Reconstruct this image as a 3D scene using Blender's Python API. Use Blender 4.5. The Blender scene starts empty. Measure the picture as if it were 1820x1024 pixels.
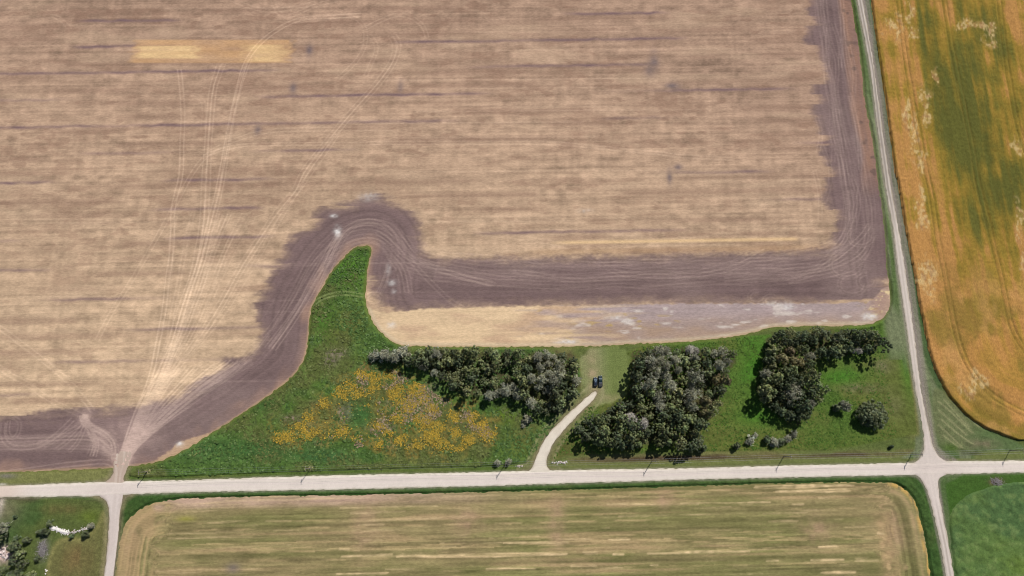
import bpy, bmesh, math, random
import numpy as np
from mathutils import Vector, Matrix

# ------------------------------------------------------------------ camera, light, exposure
scene = bpy.context.scene
COL = scene.collection
FPX, CX, CY, H, TILT = 1213.0, 910.0, 512.0, 340.0, math.radians(12.5)
cam_d = bpy.data.cameras.new("camera")
cam = bpy.data.objects.new("camera", cam_d)
COL.objects.link(cam)
cam.location = (0, 0, H)
cam.rotation_euler = (TILT, 0, 0)
cam_d.sensor_width = 36.0
cam_d.lens = 36.0 * FPX / 1820.0
cam_d.clip_start = 1.0
cam_d.clip_end = 12000.0
scene.camera = cam

SUN_EL, SUN_AZ = math.radians(49), math.radians(56)          # azimuth counted from +X towards +Y
world = bpy.data.worlds.new("World")
scene.world = world
world.use_nodes = True
nt = world.node_tree
for n in list(nt.nodes):
    nt.nodes.remove(n)
sky = nt.nodes.new("ShaderNodeTexSky")
sky.sky_type = 'NISHITA'
sky.sun_disc = False
sky.sun_elevation = SUN_EL
sky.sun_rotation = math.radians(90) - SUN_AZ
sky.altitude = 300
bg = nt.nodes.new("ShaderNodeBackground")
bg.inputs["Strength"].default_value = 0.062
out = nt.nodes.new("ShaderNodeOutputWorld")
nt.links.new(sky.outputs[0], bg.inputs[0])
nt.links.new(bg.outputs[0], out.inputs[0])

sd = bpy.data.lights.new("sun", 'SUN')
sd.energy = 5.0
sd.angle = math.radians(0.53)
sd.color = (1.0, 0.955, 0.89)
sun = bpy.data.objects.new("sun", sd)
COL.objects.link(sun)
sv = Vector((math.cos(SUN_EL) * math.cos(SUN_AZ), math.cos(SUN_EL) * math.sin(SUN_AZ), math.sin(SUN_EL)))
sun.rotation_euler = sv.to_track_quat('Z', 'Y').to_euler()
sun.location = (0, 0, 200)

scene.view_settings.view_transform = 'Standard'
scene.view_settings.look = 'None'
scene.view_settings.exposure = 0.0
scene.view_settings.gamma = 1.0
scene.view_settings.use_curve_mapping = False
scene.render.engine = 'CYCLES'
scene.cycles.max_bounces = 6
scene.cycles.pixel_filter_type = 'BLACKMAN_HARRIS'
scene.cycles.filter_width = 1.05

# irradiance seen by flat sunlit ground: turns a colour measured in sunlight into a reflectance
EKR = np.array([1.27, 1.27, 1.27], np.float32)

# ------------------------------------------------------------------ small maths
def P(px, py, z=0.0):
    """point of the place that the survey grid gives for one spot of the aerial photograph"""
    x = (px - CX) / FPX
    y = -(py - CY) / FPX
    s = (H - z) / (math.cos(TILT) - y * math.sin(TILT))
    return (s * x, s * (y * math.cos(TILT) + math.sin(TILT)))

def PP(pts, z=0.0):
    return np.array([P(a, b, z) for a, b in pts], np.float64)

def srgb(r, g, b):
    c = np.array([r, g, b], np.float64) / 255.0
    return np.where(c <= 0.04045, c / 12.92, ((c + 0.055) / 1.055) ** 2.4)

def C(r, g, b):
    return (srgb(r, g, b) / EKR).astype(np.float32)

def sst(a, b, x):
    t = np.clip((x - a) / (b - a), 0, 1)
    return t * t * (3 - 2 * t)

_tab = np.random.RandomState(7).rand(1024, 1024).astype(np.float32)

def vn(X, Y, sx, sy, seed=0):
    """value noise in 0..1 with its own scale along x and y"""
    u = X / sx + seed * 17.31 + 5000
    v = Y / sy + seed * 31.77 + 5000
    iu = np.floor(u).astype(np.int64)
    iv = np.floor(v).astype(np.int64)
    fu = (u - iu).astype(np.float32)
    fv = (v - iv).astype(np.float32)
    fu = fu * fu * (3 - 2 * fu)
    fv = fv * fv * (3 - 2 * fv)
    a, b, c, d = iu & 1023, (iu + 1) & 1023, iv & 1023, (iv + 1) & 1023
    return (_tab[a, c] * (1 - fu) + _tab[b, c] * fu) * (1 - fv) + (_tab[a, d] * (1 - fu) + _tab[b, d] * fu) * fv

def fbm(X, Y, sx, sy, octs=4, seed=0, gain=0.5):
    r, amp, tot = 0, 1.0, 0.0
    for o in range(octs):
        r = r + amp * vn(X, Y, sx / 2 ** o, sy / 2 ** o, seed + o * 3)
        tot += amp
        amp *= gain
    return r / tot

def chaikin(p, n=2, closed=True):
    p = np.asarray(p, np.float64)
    for _ in range(n):
        q = np.roll(p, -1, 0)
        a = p * .75 + q * .25
        b = p * .25 + q * .75
        if closed:
            p = np.stack([a, b], 1).reshape(-1, 2)
        else:
            p = np.concatenate([p[:1], np.stack([a[:-1], b[:-1]], 1).reshape(-1, 2), p[-1:]])
    return p

# rasters over the surveyed block
RX0, RX1, RY0, RY1, RS = -330.0, 330.0, -100.0, 290.0, 1.0
RXs = np.arange(RX0, RX1 + .1, RS)
RYs = np.arange(RY0, RY1 + .1, RS)
RGX, RGY = np.meshgrid(RXs, RYs)

def samp(R, X, Y, x0=RX0, y0=RY0, s=RS):
    u = np.clip((X - x0) / s, 0, R.shape[1] - 1.001)
    v = np.clip((Y - y0) / s, 0, R.shape[0] - 1.001)
    i = u.astype(np.int64)
    j = v.astype(np.int64)
    fu = (u - i).astype(np.float32)
    fv = (v - j).astype(np.float32)
    return (R[j, i] * (1 - fu) + R[j, i + 1] * fu) * (1 - fv) + (R[j + 1, i] * (1 - fu) + R[j + 1, i + 1] * fu) * fv

def sdf_pts(poly, X, Y):
    poly = np.asarray(poly)
    d = np.full(X.shape, 1e9, np.float32)
    ins = np.zeros(X.shape, bool)
    X = X.astype(np.float32)
    Y = Y.astype(np.float32)
    n = len(poly)
    for k in range(n):
        ax, ay = poly[k]
        bx, by = poly[(k + 1) % n]
        dx, dy = bx - ax, by - ay
        L = dx * dx + dy * dy
        if L < 1e-9:
            continue
        t = np.clip(((X - ax) * dx + (Y - ay) * dy) / L, 0, 1)
        ex = X - ax - t * dx
        ey = Y - ay - t * dy
        np.minimum(d, ex * ex + ey * ey, out=d)
        if abs(dy) > 1e-9:
            c = ((ay > Y) != (by > Y)) & (X < (bx - ax) * (Y - ay) / (by - ay) + ax)
            ins ^= c
    d = np.sqrt(d)
    return np.where(ins, d, -d).astype(np.float32)

class Zone:
    def __init__(self, pts, smooth=2, world=False):
        p = np.array(pts, np.float64) if world else PP(pts)
        self.poly = chaikin(p, smooth) if smooth else p
        self.R = sdf_pts(self.poly, RGX, RGY)
    def d(self, X, Y):
        return samp(self.R, X, Y)

def far(pts_in, extra):
    """in-frame outline (pixels) plus far corners (metres)"""
    return np.concatenate([PP(pts_in), np.array(extra, np.float64)])

# line rasters (wheel tracks)
TS = 0.3
class Lines:
    def __init__(self):
        self.R = np.zeros((int((RY1 - RY0) / TS) + 2, int((RX1 - RX0) / TS) + 2), np.float32)
    def add(self, pts, w=1.0, pair=0.0, px=True, wob=0.0, closed=False, rs=None, fade=0.35):
        p = PP(pts) if px else np.array(pts, np.float64)
        p = chaikin(p, 3, closed)
        seg = np.hypot(*np.diff(p, axis=0).T)
        s = np.concatenate([[0], np.cumsum(seg)])
        m = int(s[-1] / 0.12) + 2
        t = np.linspace(0, s[-1], m)
        x = np.interp(t, s, p[:, 0])
        y = np.interp(t, s, p[:, 1])
        gx = np.gradient(x)
        gy = np.gradient(y)
        L = np.hypot(gx, gy) + 1e-9
        nx, ny = -gy / L, gx / L
        ph = (rs or 1) * 13.7
        wo = wob * (vn(t, t * 0 + ph, 18, 1, 5) - .5) * 2
        amp = w * (1 - fade + fade * 2 * vn(t, t * 0 + ph + 9, 11, 1, 8))
        for o in ((-pair / 2, pair / 2) if pair else (0,)):
            for e in (-.16, .16):
                u = (x + nx * (o + wo + e) - RX0) / TS
                v = (y + ny * (o + wo + e) - RY0) / TS
                ok = (u > 1) & (v > 1) & (u < self.R.shape[1] - 2) & (v < self.R.shape[0] - 2)
                uu, vv, aa = u[ok], v[ok], amp[ok]
                i = uu.astype(np.int64)
                j = vv.astype(np.int64)
                fu, fv = uu - i, vv - j
                k = aa * 0.12 / TS * 0.75
                np.add.at(self.R, (j, i), k * (1 - fu) * (1 - fv))
                np.add.at(self.R, (j, i + 1), k * fu * (1 - fv))
                np.add.at(self.R, (j + 1, i), k * (1 - fu) * fv)
                np.add.at(self.R, (j + 1, i + 1), k * fu * fv)
    def get(self, X, Y):
        ins = (X > RX0) & (X < RX1) & (Y > RY0) & (Y < RY1)
        return np.where(ins, samp(self.R, X, Y, RX0, RY0, TS), 0)

def blob(X, Y, px, py, rx, ry, rot=0.0):
    """soft round patch: 1 in the middle, 0 outside"""
    cx, cy = P(px, py)
    k = 0.285
    a = math.radians(rot)
    dx, dy = X - cx, Y - cy
    u = (dx * math.cos(a) + dy * math.sin(a)) / (rx * k)
    v = (-dx * math.sin(a) + dy * math.cos(a)) / (ry * k)
    return np.exp(-(u * u + v * v)).astype(np.float32)

def mix(col, c, m):
    m = np.clip(m, 0, 1)[..., None].astype(np.float32)
    return col * (1 - m) + np.asarray(c, np.float32) * m

# ------------------------------------------------------------------ object helpers
def put(name, mesh, parent=None, mat=None):
    o = bpy.data.objects.new(name, mesh)
    COL.objects.link(o)
    if parent:
        o.parent = parent
    if mat is not None and len(mesh.materials) == 0:
        mesh.materials.append(mat)
    return o

def tag(o, label=None, cat=None, group=None, kind=None):
    for k, v in (("label", label), ("category", cat), ("group", group), ("kind", kind)):
        if v:
            o[k] = v
    return o

def empty(name, loc, rz=0.0, scale=1.0):
    o = bpy.data.objects.new(name, None)
    COL.objects.link(o)
    o.location = loc
    o.rotation_euler = (0, 0, rz)
    o.scale = (scale,) * 3 if not hasattr(scale, '__len__') else scale
    o.empty_display_size = 0.5
    return o

def fast_mesh(name, verts, faces, attr=None, smooth=False):
    """verts (n,3); faces (m,k) with equal k"""
    verts = np.asarray(verts, np.float32)
    faces = np.asarray(faces, np.int32)
    me = bpy.data.meshes.new(name)
    m, k = faces.shape
    me.vertices.add(len(verts))
    me.vertices.foreach_set("co", verts.ravel())
    me.loops.add(m * k)
    me.loops.foreach_set("vertex_index", faces.ravel())
    me.polygons.add(m)
    me.polygons.foreach_set("loop_start", np.arange(0, m * k, k, dtype=np.int32))
    try:
        me.polygons.foreach_set("loop_total", np.full(m, k, np.int32))
    except Exception:
        pass
    if smooth:
        me.polygons.foreach_set("use_smooth", np.ones(m, bool))
    me.update(calc_edges=True)
    if attr is not None:
        a = me.attributes.new("tint", 'FLOAT_COLOR', 'POINT')
        rgba = np.ones((len(verts), 4), np.float32)
        rgba[:, :3] = attr
        a.data.foreach_set("color", rgba.ravel())
    return me

# ------------------------------------------------------------------ materials
def new_mat(name):
    m = bpy.data.materials.new(name)
    m.use_nodes = True
    t = m.node_tree
    b = t.nodes["Principled BSDF"]
    return m, t, b

def ground_mat(name, rough=0.95, scale=(1.2, 1.2, 1.2), lo=0.82, hi=1.18, bump=0.25, spec=0.1, bscale=2.5):
    """reflectance from the surveyed tint times fine procedural grain"""
    m, t, b = new_mat(name)
    at = t.nodes.new("ShaderNodeAttribute")
    at.attribute_name = "tint"
    tc = t.nodes.new("ShaderNodeTexCoord")
    mp = t.nodes.new("ShaderNodeMapping")
    mp.inputs["Scale"].default_value = scale
    no = t.nodes.new("ShaderNodeTexNoise")
    no.inputs["Scale"].default_value = 1.0
    no.inputs["Detail"].default_value = 4.0
    no.inputs["Roughness"].default_value = 0.65
    mr = t.nodes.new("ShaderNodeMapRange")
    mr.inputs["From Min"].default_value = 0.3
    mr.inputs["From Max"].default_value = 0.7
    mr.inputs["To Min"].default_value = lo
    mr.inputs["To Max"].default_value = hi
    mu = t.nodes.new("ShaderNodeVectorMath")
    mu.operation = 'SCALE'
    t.links.new(tc.outputs["Object"], mp.inputs["Vector"])
    t.links.new(mp.outputs[0], no.inputs["Vector"])
    t.links.new(no.outputs["Fac"], mr.inputs["Value"])
    t.links.new(at.outputs["Color"], mu.inputs[0])
    t.links.new(mr.outputs[0], mu.inputs["Scale"])
    t.links.new(mu.outputs[0], b.inputs["Base Color"])
    b.inputs["Roughness"].default_value = rough
    b.inputs["Specular IOR Level"].default_value = spec
    if bump:
        n2 = t.nodes.new("ShaderNodeTexNoise")
        n2.inputs["Scale"].default_value = bscale
        n2.inputs["Detail"].default_value = 3.0
        bp = t.nodes.new("ShaderNodeBump")
        bp.inputs["Strength"].default_value = bump
        bp.inputs["Distance"].default_value = 0.3
        t.links.new(tc.outputs["Object"], n2.inputs["Vector"])
        t.links.new(n2.outputs["Fac"], bp.inputs["Height"])
        t.links.new(bp.outputs[0], b.inputs["Normal"])
    return m

def simple_mat(name, col, rough=0.7, metallic=0.0, spec=0.3, var=0.15, scale=3.0, coat=0.0):
    m, t, b = new_mat(name)
    tc = t.nodes.new("ShaderNodeTexCoord")
    no = t.nodes.new("ShaderNodeTexNoise")
    no.inputs["Scale"].default_value = scale
    no.inputs["Detail"].default_value = 4
    rp = t.nodes.new("ShaderNodeValToRGB")
    c = np.array(col)
    rp.color_ramp.elements[0].position = 0.3
    rp.color_ramp.elements[1].position = 0.7
    rp.color_ramp.elements[0].color = (*np.clip(c * (1 - var), 0, 1), 1)
    rp.color_ramp.elements[1].color = (*np.clip(c * (1 + var), 0, 1), 1)
    t.links.new(tc.outputs["Object"], no.inputs["Vector"])
    t.links.new(no.outputs["Fac"], rp.inputs[0])
    t.links.new(rp.outputs[0], b.inputs["Base Color"])
    b.inputs["Roughness"].default_value = rough
    b.inputs["Metallic"].default_value = metallic
    b.inputs["Specular IOR Level"].default_value = spec
    b.inputs["Coat Weight"].default_value = coat
    return m

def leaf_mat(name, col, hue=0.03, val=0.35, trans=0.25):
    """leaf colour varying per tree and per leaf clump, a little light passes through"""
    m, t, b = new_mat(name)
    at = t.nodes.new("ShaderNodeAttribute")
    at.attribute_name = "tint"
    oi = t.nodes.new("ShaderNodeObjectInfo")
    hs = t.nodes.new("ShaderNodeHueSaturation")
    hs.inputs["Color"].default_value = (*col, 1)
    r1 = t.nodes.new("ShaderNodeMapRange")
    r1.inputs["To Min"].default_value = 0.5 - hue
    r1.inputs["To Max"].default_value = 0.5 + hue
    r2 = t.nodes.new("ShaderNodeMapRange")
    r2.inputs["To Min"].default_value = 1 - val
    r2.inputs["To Max"].default_value = 1 + val
    wn = t.nodes.new("ShaderNodeTexWhiteNoise")
    wn.noise_dimensions = '1D'
    t.links.new(oi.outputs["Random"], r1.inputs["Value"])
    t.links.new(oi.outputs["Random"], wn.inputs["W"])
    t.links.new(wn.outputs["Value"], r2.inputs["Value"])
    t.links.new(r1.outputs[0], hs.inputs["Hue"])
    t.links.new(r2.outputs[0], hs.inputs["Value"])
    mu = t.nodes.new("ShaderNodeVectorMath")
    mu.operation = 'MULTIPLY'
    t.links.new(hs.outputs[0], mu.inputs[0])
    t.links.new(at.outputs["Color"], mu.inputs[1])
    t.links.new(mu.outputs[0], b.inputs["Base Color"])
    b.inputs["Roughness"].default_value = 0.6
    b.inputs["Specular IOR Level"].default_value = 0.25
    tr = t.nodes.new("ShaderNodeBsdfTranslucent")
    t.links.new(mu.outputs[0], tr.inputs["Color"])
    mx = t.nodes.new("ShaderNodeMixShader")
    mx.inputs[0].default_value = trans
    o = t.nodes["Material Output"]
    t.links.new(b.outputs[0], mx.inputs[1])
    t.links.new(tr.outputs[0], mx.inputs[2])
    t.links.new(mx.outputs[0], o.inputs["Surface"])
    return m

# ------------------------------------------------------------------ outlines (surveyed)
FIELD_EDGE = [(1513, 0), (1520, 50), (1527, 87), (1533, 141), (1537, 188), (1546, 221), (1555, 278), (1561, 335), (1565, 353),
              (1572, 407), (1575, 474), (1581, 507), (1582, 541), (1574, 563), (1548, 578), (1501, 579), (1377, 580), (1344, 590),
              (1294, 600), (1215, 608), (1121, 611), (1031, 617), (873, 617), (722, 616), (702, 611), (675, 590), (659, 567),
              (648, 533), (652, 481), (660, 450), (660, 436), (642, 437), (628, 441), (615, 455), (605, 464), (586, 487),
              (570, 518), (553, 544), (550, 575), (546, 625), (533, 655), (506, 682), (469, 709), (415, 746), (375, 770),
              (335, 797), (302, 813), (271, 824), (228, 829), (201, 832), (151, 834), (0, 840)]
def dense(pts, n=2):
    return chaikin(PP(pts), n, False)
z_field = Zone(np.concatenate([[(P(1500, 0)[0] - 6, 900)], dense([(1503, -60)] + FIELD_EDGE + [(-120, 845)]),
                               [(-900, P(0, 845)[1] - 8), (-900, 900)]]), 0, True)
z_till = Zone([(1431, -60), (1431, 0), (1434, 17), (1438, 50), (1445, 94), (1471, 134), (1455, 157), (1451, 201), (1461, 248), (1465, 302),
               (1475, 322), (1465, 353), (1481, 370), (1488, 404), (1485, 440), (1445, 447), (1294, 450), (1215, 452), (1074, 455),
               (940, 458), (793, 459), (756, 456), (751, 434), (746, 390), (729, 374), (719, 365), (689, 362), (672, 350),
               (638, 352), (625, 364), (566, 369), (561, 382), (550, 404), (516, 424), (513, 451), (484, 474), (483, 491), (469, 518),
               (452, 531), (456, 575), (466, 595), (446, 627), (385, 637), (399, 652), (362, 675), (302, 700), (248, 722),
               (161, 731), (84, 736), (0, 740), (-150, 746), (-150, 900), (300, 900), (520, 760), (600, 700), (575, 560), (640, 480),
               (700, 560), (790, 548), (940, 545), (1074, 542), (1215, 540), (1344, 540), (1528, 539), (1555, 531), (1572, 507),
               (1620, 480), (1600, 300), (1560, 0), (1550, -60)], 1)
z_strip = Zone([(640, 530), (655, 546), (672, 554), (695, 557), (739, 550), (789, 548), (940, 545), (1074, 542), (1215, 540), (1344, 540), (1528, 539),
                (1555, 531), (1574, 505), (1640, 520), (1620, 600), (1400, 640), (700, 650), (640, 600)], 1)
z_spur = Zone([(262, 830), (285, 812), (302, 802), (318, 786), (335, 781), (375, 767), (400, 780), (300, 840)], 1)

CROP_EDGE = [(1540, -60), (1548.5, 0), (1555, 57), (1568.6, 144), (1578.6, 214), (1588.7, 295), (1598.7, 342), (1608.8, 407), (1622, 474), (1632, 534),
             (1642, 581), (1652, 631), (1662, 658), (1674, 683), (1689, 708), (1712, 734), (1739, 755), (1780, 773), (1820, 786), (1900, 797)]
z_crop = Zone(np.concatenate([dense(CROP_EDGE), [(900, P(1900, 800)[1] + 6), (900, 900), (P(1540, -60)[0] - 6, 900)]]), 0, True)

HAY_EDGE = [(196, 1060), (204, 1024), (209, 983), (218, 942), (231, 919), (258, 899), (292, 889), (352, 885), (610, 880), (873, 875), (1215, 864.6),
            (1378, 859), (1579, 856), (1599, 863), (1615, 875), (1629, 896), (1639, 936), (1649, 989), (1654, 1024), (1660, 1060)]
z_hay = Zone(np.concatenate([dense(HAY_EDGE), [(P(1700, 1024)[0], -600), (P(150, 1024)[0], -600)]]), 0, True)

GCROP_EDGE = [(1704, 1060), (1698, 1024), (1693, 983), (1688, 942), (1688, 916), (1700, 893), (1735, 872), (1775, 861), (1820, 856), (1900, 854)]
z_gcrop = Zone(np.concatenate([dense(GCROP_EDGE), [(900, P(1900, 854)[1]), (900, -600), (P(1704, 1060)[0], -600)]]), 0, True)

ROAD_TOP = [(-60, 866), (0, 864), (194, 856), (335, 853.6), (469, 848.6), (610, 844.5), (793, 841), (974, 836), (1215, 832.5), (1394, 827.5),
            (1612, 823), (1679, 820), (1820, 818.6), (1900, 817)]
ROAD_BOT = [(1900, 838), (1820, 840), (1679, 843), (1629, 844.5), (1478, 847), (1215, 853), (873, 863.6), (610, 870), (335, 875), (228, 879), (174, 882), (0, 884), (-60, 886)]
rt, rb = PP(ROAD_TOP), PP(ROAD_BOT)
z_road = Zone(np.concatenate([[(-700, rt[0][1] - 9)], rt, [(700, rt[-1][1] + 7)], [(700, rb[0][1] + 7)], rb, [(-700, rb[-1][1] - 9)]]), 0, True)
z_side = Zone([(150, 870), (165, 878), (181, 883), (190, 892), (194, 903), (194, 922), (191, 976), (185, 1024), (180, 1070), (197, 1070), (202, 1024), (209, 976), (213, 909),
               (217, 890), (228, 880), (245, 870)], 1)
z_appr = Zone([(172, 862), (185, 858), (195, 852), (203, 838), (200, 822), (205, 800), (240, 800), (231, 822), (221, 842), (220, 853), (226, 862)], 1)
z_drive = Zone([(926, 840), (945, 835), (952, 815), (963.6, 788), (976, 770), (990, 755), (1024, 723), (1050, 700), (1060, 694), (1061, 700), (1055, 711), (1030, 735), (1004, 762),
                (984, 786), (974, 808), (970, 822), (973, 834), (990, 842)], 1)
z_lane = Zone([(1519, -40), (1523, 0), (1545, 110), (1558.5, 214), (1573.6, 335), (1588.7, 410), (1595, 474), (1605.5, 541), (1617, 625), (1626, 685), (1635.6, 738),
               (1643, 781), (1641, 808), (1630, 820), (1610, 828), (1610, 834), (1700, 832), (1685, 821), (1668, 812), (1659, 798), (1649, 755), (1636, 688), (1629, 625), (1615.5, 524), (1600.4, 424),
               (1585, 340), (1568.6, 234), (1555, 127), (1533.4, 0), (1529, -40)], 1)
z_lane_s = Zone([(1605, 836), (1620, 843), (1634, 848), (1645, 862), (1659, 909), (1672, 972), (1681, 1024), (1688, 1070), (1704, 1070), (1696, 1024), (1686, 966), (1674, 909),
                 (1666, 860), (1671, 849), (1685, 842), (1700, 836)], 1)

z_meadow = Zone([(228, 836), (302, 810), (375, 768), (469, 707), (531, 655), (548, 575), (551, 544), (615, 452), (642, 434), (664, 438), (655, 481), (650, 533),
                 (675, 590), (722, 616), (1031, 618), (1031, 705), (990, 748), (948, 812), (932, 828), (600, 836), (300, 848), (230, 850)], 1)
z_lawn = Zone([(972, 828), (985, 790), (1062, 702), (1105, 612), (1300, 600), (1545, 578), (1590, 555), (1602, 600), (1622, 690), (1634, 800), (1015, 806)], 1)
z_clear = Zone([(1030, 618), (1122, 611), (1118, 700), (1090, 716), (1050, 722), (1033, 690)], 1)
z_yard = Zone([(-150, 884), (172, 884), (190, 905), (190, 980), (182, 1060), (-150, 1060)], 1)
z_yardmow = Zone([(82, 1060), (84, 1024), (92, 980), (104, 962), (125, 957), (142, 962), (165, 948), (178, 930), (186, 905), (192, 980), (180, 1060)], 1)
z_tri = Zone([(1654, 690), (1672, 690), (1690, 714), (1740, 758), (1822, 790), (1822, 802), (1680, 806), (1662, 790)], 1)
z_ditch = Zone([(1010, 812), (1100, 810), (1350, 806), (1620, 801), (1634, 800), (1634, 811), (1500, 814), (1200, 820), (1010, 826)], 1)
# groves
G1 = [(662, 632), (690, 628), (725, 628), (748, 620), (780, 617), (820, 618), (860, 620), (905, 622), (960, 623), (1000, 624), (1024, 625), (1028, 645), (1030, 672), (1034, 692), (1020, 712), (1006, 727), (992, 733), (962, 740), (948, 732), (934, 716),
      (915, 708), (870, 708), (820, 700), (790, 685), (765, 665), (740, 652), (700, 642), (664, 640)]
G2 = [(1128, 625), (1146, 619), (1191, 616), (1225, 614), (1254, 616), (1290, 617), (1311, 626), (1313, 640), (1303, 652), (1296, 672), (1297, 687), (1287, 705), (1278, 732), (1264, 742), (1253, 757), (1244, 770), (1254, 788), (1252, 797), (1234, 800), (1214, 795),
      (1180, 795), (1158, 786), (1143, 795), (1121, 800), (1096, 795), (1068, 793), (1040, 784), (1026, 770), (1020, 760), (1034, 750), (1060, 738), (1092, 722), (1112, 709), (1122, 700), (1122, 667), (1125, 640)]
G3 = [(1375, 592), (1398, 586), (1430, 585), (1468, 585), (1510, 585), (1555, 586), (1574, 600), (1577, 615), (1562, 624), (1515, 630), (1486, 634), (1456, 638), (1444, 662), (1468, 694), (1468, 708), (1450, 722), (1438, 742), (1425, 755), (1404, 752), (1380, 730),
      (1350, 708), (1348, 680), (1358, 655), (1362, 622)]
z_g1, z_g2, z_g3 = (Zone(PP(g_, 5.0), 1, True) for g_ in (G1, G2, G3))
z_flower = Zone([(482, 768), (482, 786), (505, 795), (555, 787), (600, 780), (640, 800), (700, 806), (760, 810), (820, 806), (880, 790), (892, 765), (870, 738), (830, 716),
                 (785, 704), (742, 675), (700, 655), (660, 642), (632, 655), (600, 680), (585, 700), (560, 712), (552, 730), (500, 738)], 1)
z_flowgreen = Zone([(602, 705), (640, 696), (662, 712), (664, 750), (640, 765), (612, 752), (598, 730)], 1)

# ------------------------------------------------------------------ wheel tracks
T = Lines()        # pale tracks in stubble and tilled soil
rr = random.Random(3)
def tr(pts, w=.55, pair=2.0, n=1, gap=4.5, wob=.4):
    for k in range(n):
        q = [(x + k * gap + rr.uniform(-1, 1), y + rr.uniform(-1, 1)) for x, y in pts]
        T.add(q, w * rr.uniform(.75, 1.15), pair, wob=wob, rs=rr.randint(1, 99))
tr([(212, 836), (236, 750), (268, 675), (285, 601), (295, 528), (303, 467), (306, 390), (312, 350), (323, 300), (325, 201), (318, 124)], .75)
tr([(214, 836), (245, 745), (278, 675), (298, 628), (322, 541), (345, 474), (360, 407), (363, 340), (365, 285), (372, 168), (389, 114)], .6, n=2, gap=7)
tr([(216, 836), (250, 750), (288, 652), (312, 601), (338, 508), (355, 467), (372, 397), (389, 340), (402, 251), (422, 151), (439, 104), (469, 67), (523, 36), (570, 30), (640, 27)], .75)
tr([(216, 836), (255, 750), (293, 652), (318, 601), (344, 508), (361, 467), (378, 397), (393, 340), (406, 251), (425, 151), (445, 104)], .55)
tr([(218, 836), (255, 740), (302, 662), (355, 598), (392, 538), (419, 484), (462, 417), (496, 370), (523, 340), (536, 308), (570, 261), (610, 214), (638, 181), (672, 144), (695, 114), (702, 90), (702, 74), (694, 62)], .5, n=2, gap=7)
tr([(330, 640), (400, 560), (440, 490), (480, 420), (510, 370), (560, 300), (600, 240)], .4)
tr([(171, 605), (201, 551), (235, 497), (278, 424), (308, 370), (332, 325), (362, 278), (399, 255), (470, 232), (560, 231), (700, 230)], .5)
tr([(362, 278), (410, 259), (480, 257), (605, 256), (907, 253), (1007, 256), (1108, 268), (1215, 278), (1300, 282)], .5, pair=1.6)
tr([(760, 67), (753, 47), (733, 31), (705, 25), (670, 40), (650, 50)], .5)
tr([(650, 135), (662, 110), (671, 90), (668, 75), (655, 60)], .45)
tr([(600, 140), (630, 115), (645, 90), (650, 67), (646, 45), (630, 30), (600, 28), (560, 35), (523, 40)], .5)
tr([(410, 0), (440, 12), (480, 22), (520, 15), (560, 5)], .4)
tr([(485, 0), (495, 25), (515, 30), (560, 8), (600, 0)], .4)
tr([(330, 165), (350, 168), (365, 185), (360, 230)], .35)
tr([(-60, 545), (0, 583), (50, 622), (101, 659), (130, 684), (165, 730)], .75)
tr([(-60, 615), (0, 654), (50, 684), (85, 710), (134, 733), (155, 745)], .6)
tr([(75, 30), (95, 28), (112, 38), (125, 52)], .35)
tr([(840, 415), (910, 420), (980, 430), (1030, 445), (1075, 475), (1110, 490), (1200, 492), (1280, 475), (1360, 445)], .3)
tr([(860, 385), (1000, 388), (1200, 386)], .25, pair=0)
for k in range(26):                                                   # combine rows left by single passes
    y0 = rr.uniform(10, 720)
    x0 = rr.uniform(-60, 1000)
    L = rr.uniform(120, 520)
    T.add([(x0, y0), (x0 + L / 2, y0 - L * .0035), (x0 + L, y0 - L * .007)], rr.uniform(.22, .5), 0, rs=k)
for k in range(16):
    f = rr.uniform(0, 1)
    T.add([(214, 836), (238 + 12 * f, 748), (270 + 34 * f, 668), (288 + 70 * f, 590), (298 + 92 * f, 520), (306 + 120 * f, 440), (312 + 150 * f, 380)], rr.uniform(.15, .4), 1.8, rs=k + 90, wob=1.2)
# fan at the field approach
for k in range(30):
    f = (k % 15) / 14 + rr.uniform(-.02, .02)
    ex, ey = 252 + f * 130, 716 - 34 * f + rr.uniform(-6, 6)
    T.add([(213 + f * 10, 838), (216 + f * 12, 812), (228 + f * 30, 778), (ex, ey), (ex + 38 + 30 * f, ey - 55 - 15 * f + 30 * f)], rr.uniform(.35, .65), 1.6, rs=k + 20, wob=.5)
for k in range(18):                                                   # node further west
    a = rr.uniform(0, 1)
    T.add([(152 + rr.uniform(-8, 8), 738), (150 + rr.uniform(-6, 6), 752), (90 + 120 * a, 775 + 12 * math.sin(a * 3)), (60 + 152 * a, 790 + 30 * a)], rr.uniform(.3, .6), 1.6, rs=k + 50)
for k in range(16):
    k = k * .55
    T.add([(216, 828), (205, 815 - k), (170, 800 - 4 * k), (110, 800 - 3.5 * k), (40, 800 - 3 * k), (-40, 800 - 3 * k)], rr.uniform(.25, .5), rr.choice([0, 1.6]), rs=int(k * 10) + 70)
T.add([(6, 752), (4, 775), (14, 793), (40, 798), (80, 790), (110, 765), (130, 745)], .6, 2, rs=3)
T.add([(16, 748), (13, 770), (22, 782), (34, 770), (36, 750), (25, 742)], .5, 1.5, rs=5)
T.add([(203, 828), (190, 820), (160, 822), (100, 828), (40, 838), (-30, 844)], .75, 2.0, rs=6)
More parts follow.
